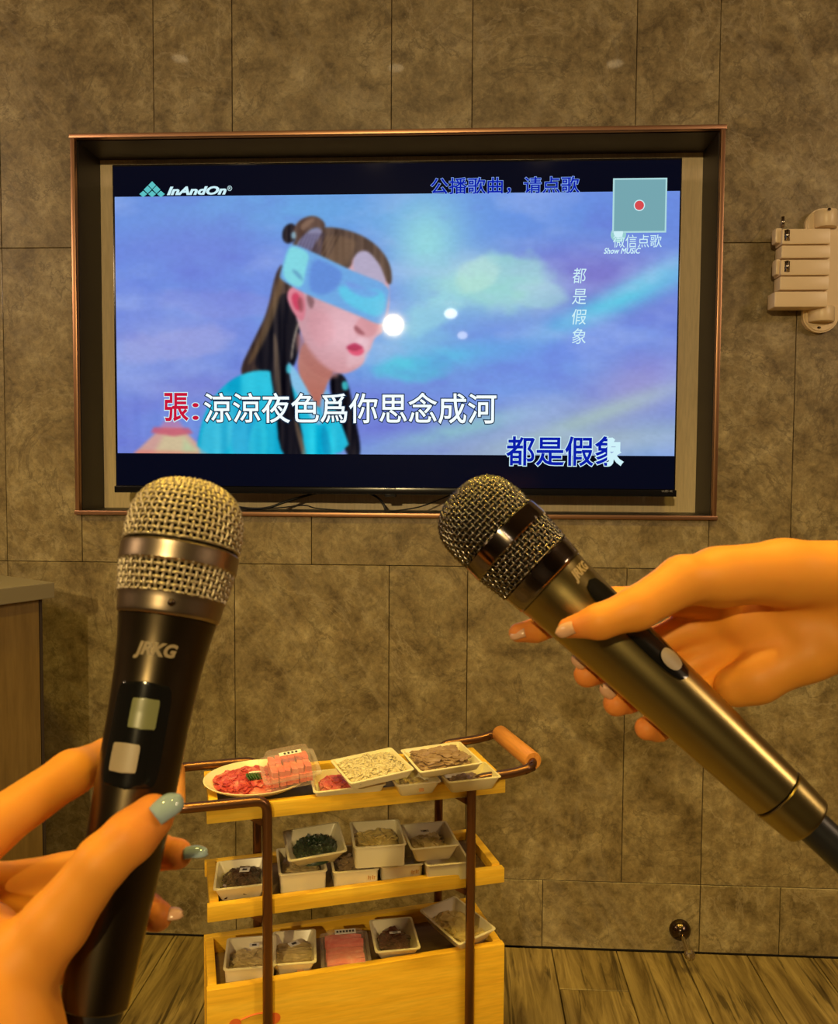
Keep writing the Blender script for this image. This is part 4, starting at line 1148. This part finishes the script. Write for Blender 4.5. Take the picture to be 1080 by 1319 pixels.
# ------------------------------------------------------------------ hands
def cone_sd(P, a, b, ra, rb):
    ab = b-a; t = np.clip(((P-a)@ab)/(ab@ab+1e-12), 0, 1)
    return np.linalg.norm(P-a-t[..., None]*ab, axis=-1)-(ra+(rb-ra)*t)
def smin(a, b, k):
    h = np.clip(.5+.5*(b-a)/k, 0, 1); return b*(1-h)+a*h-k*h*(1-h)
def hand_mesh(palm, fingers, mic, h=.0016, kp=.014, creases=()):
    """one continuous surface: palm masses blended together, fingers blended into the palm"""
    allp = [(q[0], q[1]) for c in [palm_c for palm_c in palm]+fingers for q in c]
    lo = np.min([np.array(p)-r for p, r in allp], 0)-.006; hi = np.max([np.array(p)+r for p, r in allp], 0)+.006
    n = np.ceil((hi-lo)/h).astype(int)+1
    g = np.stack(np.meshgrid(*[lo[i]+h*np.arange(n[i]) for i in range(3)], indexing='ij'), -1).astype(np.float32)
    def chain(c, k):
        d = None
        for (p, r), (q, s) in zip(c, c[1:]):
            e = cone_sd(g, np.array(p, np.float32), np.array(q, np.float32), r, s); d = e if d is None else smin(d, e, k)
        return d
    D = None
    for c in palm:
        e = chain(c, .006); D = e if D is None else smin(D, e, kp)
    fl_ = np.zeros(D.shape, np.float32)
    for c in fingers:
        e = chain(c, .0035); D = smin(D, e, .0045)
        tipd = np.linalg.norm(g-np.array(c[-1][0], np.float32), axis=-1); fl_ = np.maximum(fl_, np.clip(1.0-tipd/.022, 0, 1))
    for c, r, dep in creases:       # shallow folds
        e = np.full(D.shape, 1e3, np.float32)
        for p, q in zip(c, c[1:]): e = np.minimum(e, cone_sd(g, np.array(p, np.float32), np.array(q, np.float32), 0, 0))
        D = D+dep*np.exp(-(e/r)**2)
    # keep clear of the microphone
    Mi, prof, L = mic; Mi = np.array(Mi.inverted()); q = g@Mi[:3, :3].T.astype(np.float32)+Mi[:3, 3].astype(np.float32)
    ss = L-q[..., 2]; pr = np.array(prof); rr_ = np.interp(ss, pr[:, 0], pr[:, 1])
    md = np.hypot(q[..., 0], q[..., 1])-rr_; D = np.maximum(D, .0003-md)
    # surface nets
    D = D.astype(np.float32); ins = D < 0
    c8 = [D[i:n[0]-1+i, j:n[1]-1+j, k:n[2]-1+k] for i in (0, 1) for j in (0, 1) for k in (0, 1)]
    cnt = sum((c < 0).astype(int) for c in c8); act = (cnt > 0) & (cnt < 8)
    ids = -np.ones(act.shape, int); cells = np.argwhere(act); ids[act] = np.arange(len(cells))
    acc = np.zeros((len(cells), 3)); num = np.zeros(len(cells))
    offs = [(i, j, k) for i in (0, 1) for j in (0, 1) for k in (0, 1)]
    for a_ in offs:
        for ax in range(3):
            if a_[ax]: continue
            b_ = list(a_); b_[ax] = 1
            va = D[tuple((cells+a_).T)]; vb = D[tuple((cells+b_).T)]; m_ = (va < 0) != (vb < 0)
            t = np.where(m_, va/np.where(m_, va-vb, 1), 0); p = np.tile(np.array(a_, float), (len(cells), 1)); p[:, ax] += t
            acc[m_] += p[m_]; num[m_] += 1
    vert = lo+h*(cells+acc/num[:, None])
    faces = []
    for ax in range(3):
        u, v = (ax+1) % 3, (ax+2) % 3
        sl0 = [slice(1, n[i]-1) for i in range(3)]; sl0[ax] = slice(0, n[ax]-1)
        sl1 = list(sl0); sl1[ax] = slice(1, n[ax])
        a_ = ins[tuple(sl0)]; b_ = ins[tuple(sl1)]; e = np.argwhere(a_ != b_)
        base = e+np.array([s.start for s in sl0]); flip = a_[tuple(e.T)]
        def idn(du, dv):
            c = base.copy(); c[:, u] -= du; c[:, v] -= dv; return ids[tuple(c.T)]
        f = np.stack([idn(1, 1), idn(0, 1), idn(0, 0), idn(1, 0)], -1); f[~flip] = f[~flip][:, ::-1]; faces.append(f)
    faces = np.concatenate(faces)
    flv = fl_[tuple(np.clip(np.round(cells+.5).astype(int), 0, n-1).T)]
    return vert, faces, flv
def make_hand(lab, palm, fingers, mic, nails, creases=()):
    vert, faces, flv = hand_mesh(palm, fingers, mic, creases=creases)
    me = bpy.data.meshes.new('hand'); o0 = np.array(fingers[0][0][0])
    me.from_pydata((vert-o0).tolist(), [], faces.tolist()); me.materials.append(M['skin'])
    me.polygons.foreach_set('use_smooth', [True]*len(me.polygons))
    a_ = me.attributes.new('flush', 'FLOAT', 'POINT'); a_.data.foreach_set('value', (flv*.55).astype(np.float32))
    o = bpy.data.objects.new('hand', me); C.objects.link(o); o.location = o0; tag(o, lab, 'hand')
    md = o.modifiers.new('smooth', 'SMOOTH'); md.factor = .6; md.iterations = 5
    for (p, dirn, nor, ln, wd, m_, lb) in nails:
        d = dirn.normalized(); nn = (nor-d*nor.dot(d)).normalized(); sd = d.cross(nn)
        bm = bmesh.new(); V = []; nu, nv = 8, 10
        for lay in (0, -.0007):
            for j in range(nv+1):
                v = j/nv; wv_ = wd*(1-.12*(1-v)**2)*(1 if v < .5 else math.sqrt(max(.03, 1-((v-.5)/.51)**2)))
                for i in range(nu+1):
                    u = -1+2*i/nu; a = u*1.25
                    hgt = wd*.5*(math.cos(a)-1)*.9+lay+.10*ln*v-.34*ln*(v*v)
                    V.append(bm.verts.new(p+d*(ln*v)+sd*(wv_*.5*math.sin(a)/math.sin(1.25))+nn*hgt-Vector(o0)))
        def q(l, j, i): return V[l*(nv+1)*(nu+1)+j*(nu+1)+i]
        for j in range(nv):
            for i in range(nu):
                bm.faces.new((q(0, j, i), q(0, j, i+1), q(0, j+1, i+1), q(0, j+1, i))); bm.faces.new((q(1, j, i), q(1, j+1, i), q(1, j+1, i+1), q(1, j, i+1)))
        for j in range(nv):
            bm.faces.new((q(0, j, 0), q(0, j+1, 0), q(1, j+1, 0), q(1, j, 0))); bm.faces.new((q(0, j, nu), q(1, j, nu), q(1, j+1, nu), q(0, j+1, nu)))
        for i in range(nu):
            bm.faces.new((q(0, nv, i), q(0, nv, i+1), q(1, nv, i+1), q(1, nv, i))); bm.faces.new((q(0, 0, i), q(1, 0, i), q(1, 0, i+1), q(0, 0, i+1)))
        bmesh.ops.recalc_face_normals(bm, faces=bm.faces)
        obj('fingernail', bm, m_, o, 'all', label=lb)
    return o
def K(*pts): return [(tuple(at_d(x, y, d)), r/1000.) for x, y, d, r in pts]
def V3(x, y, d): return at_d(x, y, d)
view = -(RM @ Vector((0, 0, -1)))       # towards the viewer
upv = RM @ Vector((0, 1, 0)); rtv = RM @ Vector((1, 0, 0))

# left hand
palmL = [K((-95, 1420, .320, 27), (-20, 1300, .328, 25), (30, 1235, .333, 15)),
         K((-150, 1350, .345, 22), (-100, 1230, .350, 18), (-80, 1150, .352, 14)),
         K((-100, 1330, .338, 24), (-30, 1250, .345, 20), (-20, 1205, .350, 13)),
         K((-60, 1480, .315, 28), (0, 1380, .322, 25)),
         K((-260, 1700, .30, 30), (-90, 1440, .318, 28)), K((-180, 1760, .30, 30), (-40, 1470, .318, 26))]
fingL = [K((20, 1250, .333, 16), (72, 1190, .334, 13.0), (132, 1110, .336, 10.6), (168, 1078, .340, 10.4), (196, 1052, .345, 9.2)),      # thumb
         K((-90, 1150, .350, 13.5), (-10, 1066, .362, 11.4), (92, 996, .386, 10.2), (140, 975, .412, 9.2), (185, 985, .418, 8)),            # index
         K((-85, 1200, .352, 13), (-15, 1146, .374, 11), (75, 1128, .398, 9.5), (160, 1102, .407, 8.6), (203, 1098, .400, 8.0), (228, 1100, .390, 7.2)),
         K((-75, 1260, .352, 12), (0, 1190, .370, 10.5), (80, 1165, .392, 9.2), (150, 1165, .398, 8.4), (188, 1173, .390, 7.6), (203, 1180, .382, 7.0)),
         K((-60, 1320, .350, 11), (30, 1260, .366, 9), (95, 1235, .380, 8), (150, 1240, .378, 7))]
nL = [(V3(197, 1048, .3356), V3(222, 1028, .345)-V3(178, 1064, .338), view+upv*.7, .0125, .0106, M['nail_blue'], 'long glossy pale blue thumbnail'),
      (V3(236, 1094, .386), V3(276, 1088, .386)-V3(236, 1096, .386), view*.4+upv, .0105, .0075, M['nail_blue'], 'long pale nail of the middle finger'),
      (V3(208, 1174, .381), V3(244, 1166, .380)-V3(208, 1174, .381), view*.4+upv, .0090, .0072, M['nail_pink'], 'pale nail of the ring finger')]
make_hand('left hand with a pale blue thumbnail reaching in from the lower left corner', palmL, fingL, (MX1, PF1, L1), nL)

# right hand
palmR = [K((1130, 742, .470, 20), (1010, 738, .465, 18), (925, 742, .458, 16)),
         K((1130, 790, .480, 22), (1040, 790, .488, 19), (960, 800, .497, 15)),
         K((1130, 812, .475, 17), (1040, 842, .476, 15), (975, 875, .480, 13), (948, 884, .484, 12)),
         K((1015, 790, .492, 16), (935, 780, .505, 13)),
         K((1300, 755, .478, 28), (1130, 760, .476, 26)), K((1300, 800, .478, 27), (1130, 790, .476, 25))]
fingR = [K((930, 745, .458, 16), (880, 748, .446, 13.2), (820, 784, .436, 11.0), (772, 801, .434, 9.0), (732, 809, .440, 5.6)),
         K((930, 770, .498, 12), (850, 772, .505, 10), (790, 776, .512, 9.0), (730, 800, .514, 8), (690, 812, .508, 7), (668, 815, .503, 6)),
         K((950, 800, .502, 12), (880, 812, .512, 10), (820, 838, .515, 9), (775, 862, .508, 8.2), (756, 869, .498, 7.8)),
         K((960, 830, .500, 12), (905, 848, .510, 9.6), (850, 880, .512, 8.8), (810, 900, .504, 8.2), (794, 906, .495, 7.8)),
         K((965, 860, .495, 11), (925, 885, .502, 9), (880, 915, .502, 8), (848, 938, .494, 7.4), (833, 938, .486, 7.0))]
nR = [(V3(738, 806, .4315), V3(712, 815, .436)-V3(742, 805, .432), view+upv*.5, .0105, .0078, M['nail_pink'], 'pale nail of the thumb'),
      (V3(676, 812, .497), V3(650, 818, .500)-V3(680, 812, .498), view*.6+upv*.5, .0095, .0068, M['nail_pink'], 'pale nail of the index finger'),
      (V3(752, 862, .492), V3(738, 850, .488)-V3(754, 866, .492), view-rtv*.6, .009, .0085, M['nail_pink'], 'nail of the middle finger'),
      (V3(790, 900, .489), V3(776, 890, .485)-V3(792, 903, .489), view-rtv*.6, .009, .0085, M['nail_pink'], 'nail of the ring finger')]
crR = [([np.array(V3(873, 770, .440)), np.array(V3(930, 775, .450)), np.array(V3(1010, 785, .455))], .004, .0012),
       ([np.array(V3(920, 870, .468)), np.array(V3(955, 902, .470))], .003, .0010)]
make_hand('right hand with bare pale nails reaching in from the right edge of the photo', palmR, fingR, (MX2, PF2, L2), nR, crR)

# ------------------------------------------------------------------ ceiling lamps (behind and above the view, seen as reflections)
for i, (x, y) in enumerate(LAMP_SPOTS+[(.55, -1.95), (1.35, -1.95)]):
    o = thing('ceiling_downlight', ['ceiling downlight nearest the left wall', 'ceiling downlight above the left half of the television', 'ceiling downlight above the right edge of the television', 'ceiling downlight nearest the right wall', 'left ceiling downlight above the microphones', 'right ceiling downlight above the microphones'][i], 'light', (x, y, z1), group='round downlights in the ceiling')
    bm = bmesh.new(); lathe(bm, [(.05, -.001), (.058, -.004), (.058, 0), (.05, 0)], 28, cap=False); obj('lamp_ring', bm, M['lampring'], o, True)
    bm = bmesh.new(); bm.faces.new([bm.verts.new((.03*math.cos(t), -.03*math.sin(t), -.0015)) for t in [2*math.pi*k/24 for k in range(24)]]); obj('lamp_disc', bm, M['lampdisc'], o)
def mirror_point(px, py, back):
    p = at_y(px, py, TY); d = (p-CAM); d.y = -d.y; t = back/abs(d.y); return p+d*t
for px_, py_, r_, br, wd_ in ((508, 421, .070, 50, 'brightest'), (581, 404, .060, 26, 'middle'), (596, 432, .046, 14, 'smallest')):
    p = mirror_point(px_, py_, 5.6)
    o = thing('pendant_lamp', wd_+' glowing pendant lamp of three, mirrored in the television screen', 'light', p, group='pendant lamps over the table')
    bm = bmesh.new(); bmesh.ops.create_uvsphere(bm, u_segments=20, v_segments=12, radius=r_); bmesh.ops.scale(bm, verts=bm.verts, vec=(1, 1, .75)); obj('bulb', bm, emit('bulb_glow', (1, .9, .75), br), o, 'all')
    if r_ > .065:
        l_ = lamp('SPOT', p+Vector((0, .10, 0)), 330, (1, .74, .32), .06, (.8, 0, .75), cone=R(70), blend=.6)
    bm = bmesh.new(); tube(bm, [(0, 0, r_*.7), (0, 0, z1-p.z)], .003, 8); obj('cord', bm, M['cable'], o)
    bm = bmesh.new(); lathe(bm, [(.008, r_*.9), (.018, r_*.7), (.020, r_*.6)], 20); obj('lamp_cap', bm, M['darkmetal'], o)
